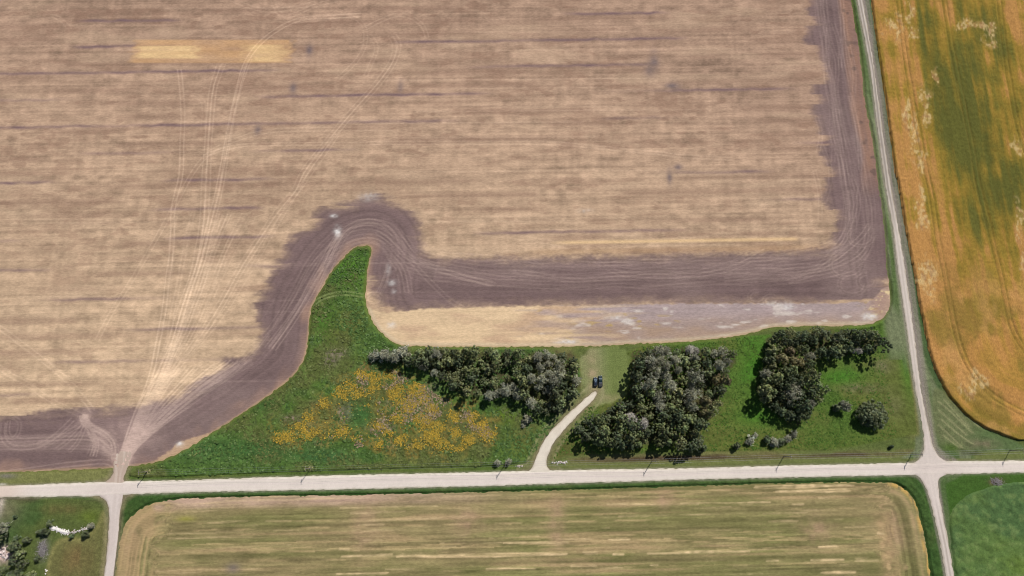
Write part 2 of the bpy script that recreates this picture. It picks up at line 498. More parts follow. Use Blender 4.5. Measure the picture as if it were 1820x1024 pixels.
# headland passes round the green point
HEAD = [(236, 792), (330, 738), (420, 690), (480, 630), (525, 566), (560, 505), (598, 450), (635, 428), (668, 428), (688, 446), (704, 478), (760, 494), (860, 503), (1000, 510), (1220, 505), (1400, 500), (1500, 486), (1545, 450), (1553, 400), (1545, 330), (1530, 240), (1512, 130), (1496, 0), (1490, -50)]
hp = PP(HEAD)
hp = chaikin(hp, 2, False)
g = np.gradient(hp, axis=0)
nrm = np.stack([-g[:, 1], g[:, 0]], 1) / (np.hypot(*g.T)[:, None] + 1e-9)
for k in range(36):
    o = rr.uniform(-2, 15)
    a = rr.randint(0, len(hp) - 30)
    b = min(len(hp), a + rr.randint(18, 60))
    q = hp[a:b] + nrm[a:b] * o
    keep = [0]
    for i in range(1, len(q)):
        if np.hypot(*(q[i] - q[keep[-1]])) > 5:
            keep.append(i)
    if len(keep) > 3:
        T.add(q[keep], rr.uniform(.12, .36), rr.choice([0, 1.8, 1.8]), px=False, wob=1.6, rs=k)
tr([(560, 520), (580, 470), (598, 425), (620, 400), (650, 390), (690, 400), (712, 440), (735, 465), (790, 485), (870, 505)], .5, n=3, gap=5)
tr([(475, 620), (520, 560), (555, 500), (585, 440), (600, 415)], .6, n=3, gap=5)
tr([(690, 470), (682, 500), (672, 520)], .6, n=2)
tr([(725, 455), (745, 480), (775, 510), (800, 535), (825, 548)], .5)
tr([(690, 455), (710, 480), (716, 520)], .4, n=3, gap=7)
for (cx, cy, r_) in ((665, 532, 14), (1345, 528, 14), (1370, 535, 12), (1530, 420, 22), (1540, 500, 16), (1515, 505, 24), (1505, 470, 30)):
    T.add([(cx + r_ * math.cos(a), cy + r_ * .8 * math.sin(a)) for a in np.linspace(0, rr.uniform(4.5, 6.4), 14)], .35, 1.5, rs=int(cx))
for k in range(14):
    x0 = rr.uniform(1445, 1520)
    y0 = rr.uniform(-20, 420)
    L = rr.uniform(60, 150)
    T.add([(x0, y0), (x0 + L * .1 + rr.uniform(-5, 12), y0 + L * .5), (x0 + L * .14 + rr.uniform(-8, 8), y0 + L)], rr.uniform(.2, .45), 1.8, rs=k)
tr([(1545, 400), (1530, 425), (1480, 460), (1440, 490), (1400, 500)], .5)
tr([(1360, 446), (1300, 480), (1220, 492), (1140, 490)], .3)
tr([(1425, 492), (1460, 470), (1500, 420), (1520, 380), (1530, 330)], .3)

TC = Lines()       # tramlines in the ripening crop
c1 = [(1593, -20), (1600, 60), (1612, 140), (1625, 210), (1640, 290), (1652, 342), (1661, 410), (1675, 480), (1689, 560), (1700, 610), (1715, 648), (1742, 688), (1775, 715), (1850, 750)]
c2 = [(1672, -20), (1690, 100), (1715, 210), (1735, 330), (1752, 395), (1766, 450), (1779, 507), (1790, 568), (1805, 608), (1850, 660)]
c3 = [(1770, -20), (1785, 120), (1808, 240), (1840, 330)]
for c in (c1, c2, c3):
    TC.add(c, 1.0, 2.4, wob=.3)

TH = Lines()       # pale straw left in rows on the hay stubble
slope = 0.0215
rows = [(886, 300, 560, .5), (890, 400, 640, .6), (897, 305, 480, .7), (898, 1080, 1240, .8), (903, 605, 780, .8), (912, 620, 720, .7), (911, 300, 420, .5), (927, 610, 790, .8), (917, 1100, 1330, .7), (932, 640, 680, .7),
        (866, 1340, 1520, 1.2), (874, 1380, 1510, 1.0), (886, 1455, 1475, 1.1), (892, 1330, 1370, 1.0), (895, 1210, 1360, .6), (904, 1210, 1300, .4), (896, 1410, 1430, 1), (928, 1365, 1420, .7),
        (966, 895, 1010, 1.1), (989, 605, 700, 1.1), (990, 705, 1010, 1.3), (1012, 865, 950, 1.1), (1005, 1015, 1060, .9), (983, 1035, 1062, 1.3), (984, 1090, 1110, 1.0), (983, 1150, 1330, 1.1), (1003, 1155, 1170, 1.1),
        (948, 1560, 1575, 1.3), (972, 1455, 1490, 1.2), (995, 1440, 1500, 1.2), (996, 1520, 1560, 1.0), (1018, 1460, 1520, 1.1), (1020, 600, 690, .9), (1016, 250, 460, .5), (960, 1082, 1120, .9), (976, 605, 622, 1.0), (971, 785, 812, .9), (997, 1360, 1385, .9), (958, 300, 500, .35), (975, 270, 520, .3), (938, 1500, 1560, .5)]
for k, (y, a, b, w) in enumerate(rows):
    for e in range(1 if w < .9 else 2):
        TH.add([(a + rr.uniform(-3, 3), y + e * 1.0), ((a + b) / 2, y + e * 1.2 - (b - a) * slope * .5), (b + rr.uniform(-3, 3), y + e * 1.2 - (b - a) * slope)], w * .85, 0, wob=.5, rs=k + 3 * e, fade=1.0)
for k in range(150):
    y = rr.uniform(885, 1060)
    a = rr.uniform(270, 1540)
    L = rr.uniform(6, 110)
    TH.add([(a, y), (a + L / 2, y - L * slope / 2), (a + L, y - L * slope)], rr.uniform(.08, .36), 0, wob=.4, rs=k, fade=1.0)

# ------------------------------------------------------------------ colour of the ground, patch by patch
Ya, Yb = P(200, 176)[1], P(200, 273)[1]
SW = (Ya - Yb) / 2
DS = (P(0, 785)[1] - P(1820, 785)[1]) / (P(1820, 785)[0] - P(0, 785)[0])

def till_d(X, Y):
    Yr = Y - (X - P(200, 176)[0]) * 0.0165
    return z_till.d(X, Y) + (vn(X, np.round(Yr / 3.4) * 3.4, 16, 3.4, 14) - .5) * 6.5 * sst(P(760, 450)[0], P(700, 450)[0], X) + (vn(X, Yr, 4, 1.6, 19) - .5) * 2.2 + (vn(X, Yr, 1.4, .9, 18) - .5) * 1.6 + (vn(X, np.round(Yr / 6) * 6, 60, 6, 13) - .5) * 9 * sst(P(1400, 200)[0], P(1440, 200)[0], X)

def field_col(X, Y):
    v = sst(-40, 250, Y)
    v = np.clip(v + .25 * sst(20, 230, X) * sst(60, 160, Y), 0, 1)
    col = C(206, 178, 146) * (1 - v)[:, None] + C(171, 142, 121) * v[:, None]
    Yr = Y - (X - P(200, 176)[0]) * 0.0165
    n1 = fbm(X, Yr, 70, 7, 4, 1)
    n1b = fbm(X, Yr, 120, 55, 3, 61)
    n2 = vn(X, Yr, 7.5, 2.4, 2)
    n2b = vn(X, Yr, 3.6, 3.1, 21)
    n3 = vn(X, Yr, 130, .95, 3)
    n6 = (vn(np.round(X / 1.1) * 1.1, np.round(Yr / .9) * .9, 4.2, 3.0, 22) - .5) * sst(.35, .6, vn(X, Yr, 30, 12, 23))
    n3b = vn(X, Yr, 45, 0.9, 31)
    n4 = vn(X, Yr, 2.0, 30, 4)
    n5 = vn(X, Yr, 1.1, .9, 41)
    n7 = vn(X, np.floor(Yr / .62) * 10, 75, 10, 24)
    n8 = vn(X, np.floor(Yr / .62 + .5) * 10, 22, 10, 25)
    tone = 1 + .12 * (n1 - .5) + .22 * (n1b - .5) + .22 * (n2 - .5) + .20 * (n2b - .5) + .12 * (n3 - .5) + .16 * (n3b - .5) + .12 * (n4 - .5) + .16 * (n5 - .5) + .32 * n6 + .20 * (n7 - .5) + .14 * (n8 - .5)
    col = col * tone[:, None]
    # brown patches where straw is thin
    br = np.maximum(sst(.54, .74, fbm(X, Yr, 26, 5.0, 3, 12)), .9 * sst(.56, .72, fbm(X, Yr, 7, 2.6, 2, 17)) * sst(.4, .6, vn(X, Yr, 60, 22, 18))) * (.35 + .65 * sst(.3, .7, n2b))
    col = mix(col, C(138, 109, 92), br * (.26 + .34 * v))
    lt = sst(.58, .75, fbm(X, Yr, 40, 8, 3, 15))
    col = mix(col, C(212, 184, 154), lt * .2)
    # swath joints: thin mauve lines about every 14 m
    ph = (Yr - Ya) / SW
    row = np.round(ph)
    dd = (ph - row) * SW + (vn(X, row * 7.7, 5, 1, 9) - .5) * .8
    on = sst(.42, .66, vn(X, row * 13.1, 55, 1, 6)) * (.45 + .75 * vn(X, row * 3.1, 7, 1, 16))
    col = mix(col, C(124, 101, 102), np.exp(-(dd / 0.9) ** 2) * on * (.6 + .4 * v))
    ph2 = ph * 2 + .37
    row2 = np.round(ph2)
    d2 = (ph2 - row2) * SW / 2
    col = mix(col, C(138, 110, 94), np.exp(-(d2 / 1.6) ** 2) * sst(.5, .75, vn(X, row2 * 9.7, 38, 1, 26)) * .45)
    # straw rectangles and odd marks
    def box(a, b, y0, y1, soft):
        ax, ay = P(a, y1)
        bx, by = P(b, y0)
        jx = (vn(X, Yr, 3, 1.3, 77) - .5) * 6
        return sst(-soft, soft, X + jx - ax) * sst(-soft, soft, bx - X + jx) * sst(-.6, .6, Y - ay) * sst(-.6, .6, by - Y)
    s = box(236, 520, 71, 112, 3) * (.45 + .55 * vn(X, Yr, 14, 2.2, 71))
    col = mix(col, C(208, 164, 116), s * .75)
    s = box(245, 352, 82, 104, 4) + box(440, 505, 80, 110, 6) * .9
    col = mix(col, C(226, 192, 142), s * (.5 + .5 * vn(X, Yr, 9, 1.1, 72)))
    s = box(985, 1423, 421, 434, 4) * sst(0, .7, (X - P(985, 425)[0]) / 40)
    ycen = Y - (P(1000, 431.5)[1] + (X - P(1000, 431)[0]) * .0169)
    col = mix(col, C(226, 192, 146), np.exp(-(ycen / 0.9) ** 2) * sst(-5, 10, X - P(985, 425)[0]) * sst(0, 4, P(1423, 425)[0] - X) * .85)
    col = mix(col, C(188, 150, 110), np.exp(-((ycen + 5) / 1.8) ** 2) * sst(-5, 10, X - P(940, 425)[0]) * .3)
    for (a, b, rx, ry) in ((1163, 108, 9, 20), (1155, 125, 10, 14), (1195, 153, 14, 9), (712, 155, 6, 14), (521, 158, 7, 12), (458, 232, 7, 10), (1190, 315, 5, 16), (1205, 297, 8, 7), (550, 90, 7, 14)):
        col = mix(col, C(118, 104, 104), blob(X, Y, a, b, rx, ry) * (.35 + .7 * n2))
    # tilled soil
    dt = till_d(X, Y)
    df = z_field.d(X, Y)
    stripe = vn(df * 1.0, df * 0 + 3, 1.15, 1, 44)
    stripe2 = vn(df * 1.0, X * .02 + Y * .02, 3.2, 1, 45)
    hor = vn(X, Yr, 60, 1.1, 46)
    band = sst(-4, 4, Y - P(1000, 545)[1]) * sst(0, 20, X - P(760, 500)[0]) * sst(0, 15, P(1500, 480)[0] - X)
    st = stripe * (1 - band) + hor * band
    soil = np.empty_like(col)
    soil[:] = C(121, 101, 99)
    lowband = sst(8, -8, Y - P(1000, 500)[1]) * band
    soil = mix(soil, C(112, 93, 91), .6 * lowband + .45 * sst(.4, .7, fbm(X, Y, 60, 16, 3, 47)))
    soil = mix(soil, C(140, 120, 115), sst(.5, .8, fbm(X, Y, 34, 22, 3, 48)) * .5)
    soil = soil * (1 + .20 * (st - .5) + .12 * (stripe2 - .5) + .12 * (vn(X, Yr, 9, 3, 43) - .5) + .10 * (n2b - .5) + .09 * (n5 - .5))[:, None]
    # browner strip along the lane and near the grass
    edge = sst(9.5, 4.5, df + (vn(X, Y, 6, 18, 49) - .5) * 4) * sst(-3, 8, X - P(1440, 200)[0]) * sst(-12, 6, Y - P(1550, 320)[1])
    soil = mix(soil, C(152, 118, 100), edge * (.45 + .5 * vn(X, Y, 1.5, 10, 50)))
    soil = mix(soil, C(168, 136, 118), sst(7, .6, df + (vn(X, Y, 5, 9, 51) - .5) * 7) * .75 * sst(0, 10, P(700, 500)[0] - X) * vn(X, Y, 6, 6, 53))
    m_till = sst(-2.6, 2.0, dt)
    # straw shows through the edge of the tilled land
    m_till = m_till * (1 - .45 * sst(6, 0, dt) * n2)
    col = mix(col, soil, m_till)
    col = mix(col, C(104, 86, 80), sst(.66, .8, fbm(X, Y, 4, 4, 2, 55)) * edge * .7)
    # unworked strip above the trees
    ds = z_strip.d(X, Y) + (vn(X, Y, 2, .8, 56) - .5) * 1.0
    g_ = sst(P(930, 580)[0], P(1130, 580)[0], X + (vn(X, Yr, 12, 1.2, 57) - .5) * 55)
    sc = np.empty_like(col)
    sc[:] = C(217, 189, 153)
    sc = sc * (1 + .18 * (vn(X, Yr, 40, .9, 58) - .5) + .12 * (n2 - .5) + .1 * (n5 - .5))[:, None]
    sc = mix(sc, C(178, 144, 122), sst(.5, .75, fbm(X, Yr, 22, 6, 3, 59)) * .5)
    gr = np.empty_like(col)
    gr[:] = C(163, 147, 148)
    gr = gr * (1 + .15 * (vn(X, Yr, 20, .9, 60) - .5) + .15 * (n2 - .5) + .14 * (n5 - .5))[:, None]
    low = sst(2, -7, Y - (P(1200, 562)[1] + (X - P(1200, 562)[0]) * .03))
    gr = mix(gr, C(160, 134, 112), low * (.3 + .6 * n2))
    gr = mix(gr, C(176, 150, 84), sst(.62, .78, fbm(X, Yr, 5, 1.6, 2, 62)) * sst(.45, .65, vn(X, Y, 30, 9, 63)) * .7)
    gr = mix(gr, C(214, 204, 196), sst(.64, .8, fbm(X, Yr, 7, 2.2, 3, 64)) * .65)
    sc = mix(sc, gr, g_ * .92)
    sc = mix(sc, C(205, 188, 160), sst(3.0, .8, df) * .6)
    far_e = sst(-6, 6, X - P(1545, 540)[0])
    sc = mix(sc, C(170, 140, 122), far_e * .8)
    sc = mix(sc, C(214, 192, 150), far_e * sst(.58, .72, n5 * .5 + .5 * n2))
    col = mix(col, sc, sst(-.5, .5, ds))
    # pale spur by the bottom meadow
    col = mix(col, C(186, 156, 128), sst(-.6, .6, z_spur.d(X, Y) + (n5 - .5)))
    # thin dry rim
    col = mix(col, C(188, 160, 122), sst(1.3, .2, df) * .55 * sst(20, 0, X - P(1440, 0)[0]))
    # salt patches
    for (a, b, rx, ry, k) in ((600, 412, 6, 10, .7), (593, 384, 6, 3, .75), (697, 503, 7, 5, .55), (700, 518, 4, 4, .4), (1545, 563, 11, 6, 1.0), (320, 790, 6, 4, .9), (1040, 375, 12, 4, .2),
                              (690, 480, 5, 10, .25), (1010, 607, 16, 4, .6), (1095, 565, 14, 3, .7), (1115, 572, 9, 4, .7), (1400, 545, 9, 8, .5), (1375, 540, 14, 4, .4), (695, 578, 7, 5, .6), (655, 350, 16, 8, .35)):
        col = mix(col, C(222, 218, 214), blob(X, Y, a, b, rx, ry) * k * (.2 + 1.3 * vn(X, Y, 1.3, 1.0, 65)))
    # the approach fans out into worn, pale soil
    fan = blob(X, Y, 222, 815, 16, 26) + .75 * blob(X, Y, 245, 770, 26, 40, 60) + .6 * blob(X, Y, 152, 738, 14, 16) + .45 * blob(X, Y, 190, 780, 30, 24, -45)
    col = mix(col, C(186, 160, 150), np.clip(fan, 0, 1) * (.45 + .5 * vn(X, Y, 2, 2, 67)))
    t = np.clip(T.get(X, Y), 0, 1)
    light = col * 1.16 + np.array([.14, .11, .086], np.float32)
    col = col * (1 - .82 * t[:, None]) + light * (.82 * t[:, None])
    return np.clip(col, .01, .8)

def field_h(X, Y):
    d = z_field.d(X, Y) + (vn(X, Y, 1.7, 1.7, 81) - .5) * .9
    z = .10 * np.clip(d / .6, -1.5, 1)
    return z + .05 * (vn(X, Y, .9, .9, 82) - .5)

def crop_col(X, Y):
    d = z_crop.d(X, Y)
    u = d
    w = Y + .25 * X
    col = np.empty((len(X), 3), np.float32)
    col[:] = C(180, 133, 76)
    n = fbm(u, w, 16, 46, 4, 101)
    n2 = fbm(u, w, 2.4, 26, 3, 102)
    n5 = vn(X, Y, 1.2, 1.2, 103)
    gx, gy = P(1745, 235)
    g_ = np.exp(-(((X - gx) / 22) ** 2 + ((Y - gy) / 70) ** 2)) + .55 * np.exp(-(((X - P(1800, 60)[0]) / 34) ** 2 + ((Y - P(1800, 20)[1]) / 36) ** 2)) + .35 * np.exp(-(((X - P(1640, 90)[0]) / 10) ** 2 + ((Y - P(1640, 100)[1]) / 60) ** 2))
    g_ = .8 * g_ + .30 * sst(P(1620, 300)[0], P(1720, 300)[0], X) * sst(P(1700, 500)[1], P(1700, 400)[1], Y)
    gm = np.clip(g_ * 1.1 + (n - .5) * 1.5 + (n2 - .5) * 1.5 + (fbm(X, Y, 9, 9, 3, 119) - .5) * 1.0, 0, 1.4)
    col = mix(col, C(148, 121, 48), sst(-.05, .6, gm) * .95)
    col = mix(col, C(126, 110, 43), sst(.3, 1.1, gm))
    col = mix(col, C(84, 88, 40), sst(.55, 1.7, gm))
    pl = blob(X, Y, 1760, 640, 120, 130)
    col = mix(col, C(188, 138, 74), pl * .5 * sst(.35, .6, n))
    gp = sst(.50, .70, fbm(X, Y, 16, 20, 4, 104, .6)) * sst(-20, 30, P(1700, 480)[1] - Y)
    col = mix(col, C(124, 108, 46), gp * .7)
    col = mix(col, C(202, 152, 96), sst(.5, .7, fbm(X, Y, 9, 14, 3, 118)) * .45 * sst(-20, 30, P(1700, 480)[1] - Y))
    col = col * (1 + .22 * (n2 - .5) + .18 * (n5 - .5) + .15 * (vn(u, w, 1.0, 34, 105) - .5))[:, None]
    # lodged, bleached crop
    B = 0
    for (a, b, rx, ry, rot) in ((1575, 45, 11, 16, 5), (1598, 60, 6, 30, 8), (1617, 30, 6, 26, 8), (1624, 62, 8, 12, 0), (1610, 200, 6, 24, 10), (1622, 240, 9, 30, 10), (1632, 285, 9, 24, 10), (1640, 170, 9, 18, 0), (1646, 205, 7, 22, 10),
                            (1712, 50, 18, 10, -30), (1735, 52, 18, 6, -20), (1755, 82, 12, 9, 0), (1762, 60, 8, 20, 10), (1645, 495, 18, 26, 5), (1655, 515, 9, 16, 0), (1633, 375, 7, 36, 8), (1640, 400, 9, 18, 5), (1813, 395, 8, 34, 5), (1805, 262, 9, 16, 0), (1815, 470, 8, 14, 0), (1723, 688, 13, 22, 25), (1738, 678, 12, 12, 25), (1660, 140, 6, 14, 5)):
        B = np.maximum(B, blob(X + (vn(X, Y, 5, 5, 116) - .5) * 5, Y + (vn(X, Y, 5, 5, 117) - .5) * 7, a, b, rx * 1.25, ry * 1.25, -rot))
    col = mix(col, C(196, 160, 100), sst(.2, .8, B) * .35 * (.3 + vn(X, Y, 2, 4, 115)))
    k = sst(.50, .74, .35 * fbm(X, Y, 4.0, 6.0, 2, 106) + .65 * vn(X, Y, .85, 1.5, 107) + .28 * (B - .5)) * sst(.10, .6, B)
    col = mix(col, C(212, 186, 134), k * .55)
    col = mix(col, C(152, 112, 78), sst(.6, .8, vn(X, Y, 1.5, 2, 108)) * sst(.3, .6, B) * .5)
    t = np.clip(TC.get(X, Y), 0, 1)
    col = mix(col, C(104, 92, 40), t * .6)
    # contour passes at the rounded corner
    cm = blob(X, Y, 1720, 720, 70, 60)
    col = col * (1 - .35 * cm * (vn(d, d * 0, 1.3, 1, 109) - .3))[:, None]
    return np.clip(col, .01, .8)

def crop_h(X, Y):
    d = z_crop.d(X, Y) + (vn(X, Y, 2.2, 2.2, 111) - .5) * .4
    h = 1.6 * sst(-.2, .4, d) - .05
    t = np.clip(TC.get(X, Y), 0, 1)
    return h + (.22 * (vn(X, Y, 1.3, 1.3, 112) - .5) + .12 * (vn(X, Y, .7, .7, 113) - .5) - .45 * t) * sst(.2, 1.2, d)

def hay_col(X, Y):
    d = z_hay.d(X, Y)
    Yr = Y - X * .0218
    xr = P(1575, 940)[0]
    xl = P(282, 940)[0]
    wv = (vn(X, Y, 6, 3, 120) - .5) * 12
    side = np.clip(sst(-5, 5, X - xr + wv) + sst(5, -5, X - xl + wv), 0, 1)
    s = np.where(side > .5, d, Yr)
    col = np.empty((len(X), 3), np.float32)
    col[:] = C(144, 131, 92)
    n2 = vn(X, Yr, 8, 2, 121)
    n5 = vn(X, Y, 1.1, .9, 122)
    g1 = .5 * vn(X * (1 - side), s, 55, 3.2, 123) + .5 * fbm(X, Yr, 18, 5, 3, 143)
    g2 = vn(X * (1 - side), s, 90, 1.4, 124)
    g3 = fbm(X, Yr, 60, 14, 3, 125)
    col = mix(col, C(118, 117, 72), sst(.38, .64, g1 * .5 + g3 * .5) * .8)
    rw = np.floor(s / .8)
    h1 = vn(X * (1 - side), rw * 10, 60, 10, 138)
    h2 = vn(X * (1 - side), rw * 10, 9, 10, 139)
    col = col * (1 + .42 * (h1 - .5) + .26 * (h2 - .5))[:, None]
    ln = sst(.64, .82, vn(0 * X, rw * 10, 1, 10, 140)) * sst(.3, .7, h2)
    col = mix(col, C(190, 166, 122), ln * .5 * (1 - side))
    col = mix(col, C(168, 142, 108), sst(.54, .72, g2 * .35 + .25 * (1 - g1) + .4 * fbm(X, Yr, 36, 7, 4, 126)) * .6)
    rim = sst(6.5, 2.5, d) * (1 - side) * sst(P(1000, 880)[0], P(600, 880)[0], X)
    col = mix(col, C(184, 156, 136), rim * (.5 + .5 * n2))
    for a, b, rx, ry in ((650, 935, 22, 40), (990, 930, 14, 50), (1450, 940, 26, 22), (230, 970, 22, 30), (1590, 945, 14, 40), (830, 930, 24, 30), (1180, 890, 20, 14)):
        col = mix(col, C(170, 140, 114), blob(X, Y, a, b, rx, ry) * (.15 + .6 * vn(X, Y, 2.5, 2.5, 127)))
    col = col * (1 + .16 * (n2 - .5) + .16 * (n5 - .5) + .30 * (g2 - .5) + .30 * (vn(X * (1 - side), s, 30, .75, 128) - .5) + .2 * (vn(X * (1 - side), s, 12, 1.6, 136) - .5))[:, None]
    # curved windrows at both ends
    w = sst(.62, .8, vn(s, s * 0 + (X * .02), 1.1, 1, 129)) * sst(.35, .7, vn(X, Y, 3, 7, 130))
    col = mix(col, C(200, 174, 124), side * w * .55)
    col = mix(col, C(200, 164, 96), side * sst(-3, 3, X - xr) * sst(2.2, 1.0, d) * sst(.3, .6, vn(X, Y, 1.2, 5, 131)) * .8)
    ck = np.exp(-((d - 20) / 2.6) ** 2) * sst(-3, 3, X - xr + 3) * sst(.45, .7, vn(X, Y, 2.2, 1.6, 132))
    col = mix(col, C(214, 184, 136), ck * .8)
    col = mix(col, C(176, 148, 112), np.exp(-((d - 19) / 5) ** 2) * sst(-6, 3, X - xr + 3) * (.3 + .6 * vn(X, Y, 2, 2, 135)))
    lk = side * sst(3, -3, X - xl) * sst(.5, .75, vn(d, X * .04 + Y * .04, .9, 1, 133))
    col = mix(col, C(196, 166, 124), lk * .5)
    col = mix(col, C(176, 150, 112), side * sst(3, -3, X - xl) * sst(.35, .65, fbm(X, Y, 5, 5, 3, 137)) * .6)
    t = np.clip(TH.get(X, Y), 0, 1) * (1 - side)
    t = t * (.35 + .9 * vn(X, Y, 2.2, 1.2, 134))
    col = mix(col, C(224, 197, 152), t * .9)
    col = mix(col, C(118, 106, 104), blob(X, Y, 414, 1010, 12, 8) * .7)
    col = mix(col, C(150, 148, 60), blob(X, Y, 330, 922, 16, 4) * .6)
    return np.clip(col, .01, .8)

def hay_h(X, Y):
    d = z_hay.d(X, Y) + (vn(X, Y, 1.8, 1.8, 141) - .5) * .8
    return .09 * np.clip(d / .6, -1.5, 1) + .10 * (vn(X, Y, 1.0, .8, 142) - .5) + .10 * np.clip(TH.get(X, Y), 0, 1)

def gcrop_col(X, Y):
    col = np.empty((len(X), 3), np.float32)
    col[:] = C(90, 114, 60)
    n = fbm(X + 6 * vn(X, Y, 9, 9, 157), Y + 6 * vn(X, Y, 9, 9, 158), 34, 26, 5, 151, .6)
    n2 = fbm(X, Y, 2.6, 2.2, 2, 152)
    col = mix(col, C(104, 126, 54), sst(.5, .72, n) * .8)
    col = mix(col, C(70, 98, 62), sst(.5, .3, n) * .6)
    col = mix(col, C(106, 122, 72), sst(.55, .75, n2) * .45)
    return np.clip(col * (1 + .45 * (n2 - .5) + .2 * (vn(X, Y, .9, .9, 153) - .5))[:, None], .005, .8)

def gcrop_h(X, Y):
    d = z_gcrop.d(X, Y) + (vn(X, Y, 2, 2, 154) - .5) * .8
    return .85 * sst(-.25, .6, d) - .05 + (.9 * (fbm(X, Y, 2.4, 2.4, 2, 155) - .5)) * sst(.2, 1.5, d)

TG = Lines()
TG.add([(556, 543), (566, 533), (590, 524), (615, 521), (646, 526)], 1.6, 1.7, fade=.1)
TG2 = Lines()
for k, l_ in enumerate(([(1666, 712), (1696, 738), (1728, 770)], [(1677, 710), (1707, 744), (1723, 759)], [(1666, 728), (1693, 752), (1717, 774)], [(1670, 745), (1701, 772), (1728, 789)], [(1666, 754), (1693, 779), (1710, 796)], [(1675, 773), (1707, 796)], [(1690, 706), (1712, 734), (1740, 760)])):
    TG2.add(l_, 1.15, 0, wob=.4, rs=k)
    TG2.add([(a + 4, b + 1) for a, b in l_], .4, 0, wob=.4, rs=k + 9)
for k in range(7):                                                    # mower rounds in the clearing
    TG2.add([(1034 + k * 4, 700 - k * 4), (1032 + k * 4, 650), (1040 + k * 4, 625 + k * 3), (1070, 618 + k * 4)], .3, 0, wob=.4, rs=k)
TG2.add([(1658, 800), (1656, 760), (1648, 700)], .5, 1.8)

def grass_col(X, Y):
    n = fbm(X, Y, 28, 22, 4, 201)
    n2 = fbm(X, Y, 5, 4.2, 3, 202)
    n3 = vn(X, Y, 1.7, 1.5, 203)
    n5 = vn(X, Y, .9, .9, 204)
    dm, dl, dc = z_meadow.d(X, Y), z_lawn.d(X, Y), z_clear.d(X, Y)
    dr, dd = z_road.d(X, Y), z_drive.d(X, Y)
    col = np.empty((len(X), 3), np.float32)
    col[:] = C(90, 103, 54)
    col = mix(col, C(116, 114, 70), sst(.5, .72, n))
    # verges north and south of the main road
    xe, ye = P(910, 850)
    south = sst(0, -3, Y - (ye + (X - xe) * .0235))
    col = mix(col, C(54, 82, 38), south * (.7 + .3 * n2) * sst(-250, -180, X))
    col = mix(col, C(84, 108, 44), (1 - south) * sst(-7, -3, dr) * .6)
    wst = (1 - south) * sst(P(205, 850)[0], P(190, 850)[0], X)
    col = mix(col, C(126, 126, 78), wst * sst(-7.5, -5.5, dr) * .85)
    col = mix(col, C(72, 98, 50), wst * sst(-5.5, -7.5, dr) * .6 * n2)
    # meadow
    md = np.empty_like(col)
    md[:] = C(82, 108, 48)
    md = mix(md, C(62, 90, 42), sst(.5, .3, n) * .7)
    md = mix(md, C(96, 98, 56), sst(.48, .66, fbm(X, Y, 17, 13, 3, 216)) * .6)
    md = mix(md, C(92, 114, 58), sst(.52, .72, n2) * .5)
    for a, b, rx, ry, cc, k in ((622, 575, 26, 26, (98, 98, 54), .8), (600, 600, 20, 20, (92, 100, 48), .5), (515, 684, 30, 12, (94, 96, 52), .7), (470, 720, 30, 16, (50, 82, 40), .6), (620, 480, 30, 30, (72, 112, 34), .8), (575, 570, 18, 26, (66, 108, 38), .7),
                                (360, 800, 60, 24, (70, 102, 56), .8), (450, 800, 70, 20, (64, 98, 52), .8), (575, 810, 60, 14, (56, 92, 54), .8), (925, 780, 26, 26, (98, 100, 52), .7), (900, 735, 26, 16, (90, 116, 34), .8), (940, 755, 22, 16, (104, 96, 62), .5), (700, 640, 60, 14, (86, 92, 44), .7), (260, 845, 30, 8, (96, 100, 52), .6), (640, 735, 34, 26, (56, 92, 48), .8)):
        md = mix(md, C(*cc), blob(X, Y, a, b, rx, ry) * k)
    for a, b, rx, ry in ((600, 628, 18, 8), (588, 642, 10, 9), (548, 762, 14, 10), (560, 782, 16, 8), (610, 735, 12, 16), (692, 790, 12, 8), (700, 718, 14, 10), (565, 720, 8, 5), (520, 745, 16, 6), (680, 762, 22, 8), (760, 690, 16, 8), (730, 700, 12, 10), (655, 655, 14, 8), (930, 705, 12, 5)):
        md = mix(md, C(142, 124, 116), blob(X, Y, a, b, rx, ry) * (.2 + .9 * n3))
    fl = sst(-3, 3, z_flower.d(X, Y) + (n2 - .5) * 14) * sst(4, -3, z_flowgreen.d(X, Y) + (n2 - .5) * 9)
    md = mix(md, C(122, 110, 58), fl * (.25 + .6 * sst(.35, .6, n2)))
    
    md = md * (1 + .35 * (n3 - .5) + .3 * (n5 - .5) + .2 * (n2 - .5))[:, None]
    col = col * (1 + .25 * (n3 - .5) + .2 * (n5 - .5))[:, None]
    col = mix(col, md, sst(-.4, .8, dm))
    # lawn between the groves
    la = np.empty_like(col)
    la[:] = C(82, 108, 46)
    la = mix(la, C(98, 104, 52), sst(.42, .62, n) * .85)
    la = mix(la, C(66, 120, 34), (1.2 * blob(X, Y, 1345, 650, 34, 60) + blob(X, Y, 1610, 640, 12, 60) + blob(X, Y, 1490, 670, 50, 16) + blob(X, Y, 1340, 740, 40, 20)) * .65)
    la = mix(la, C(118, 112, 84), (blob(X, Y, 1530, 690, 36, 8) + blob(X, Y, 1570, 650, 18, 12) + blob(X, Y, 1590, 720, 16, 20) * .6) * (.25 + .6 * n3))
    la = mix(la, C(92, 102, 46), sst(P(1500, 770)[1] + 8, P(1500, 770)[1] - 8, Y) * .6)
    la = mix(la, C(96, 94, 52), blob(X, Y, 1010, 800, 40, 30) * .7)
    la = la * (1 + .22 * (n3 - .5) + .22 * (n5 - .5) + .12 * (n2 - .5) + .10 * (vn(X, Y, 60, 1.3, 206) - .5))[:, None]
    col = mix(col, la, sst(-.5, .8, dl) * sst(.5, -.5, dm))
    ce = np.empty_like(col)
    ce[:] = C(122, 130, 84)
    ce = mix(ce, C(108, 122, 66), sst(-2, 5, X - P(1072, 660)[0]) * .8)
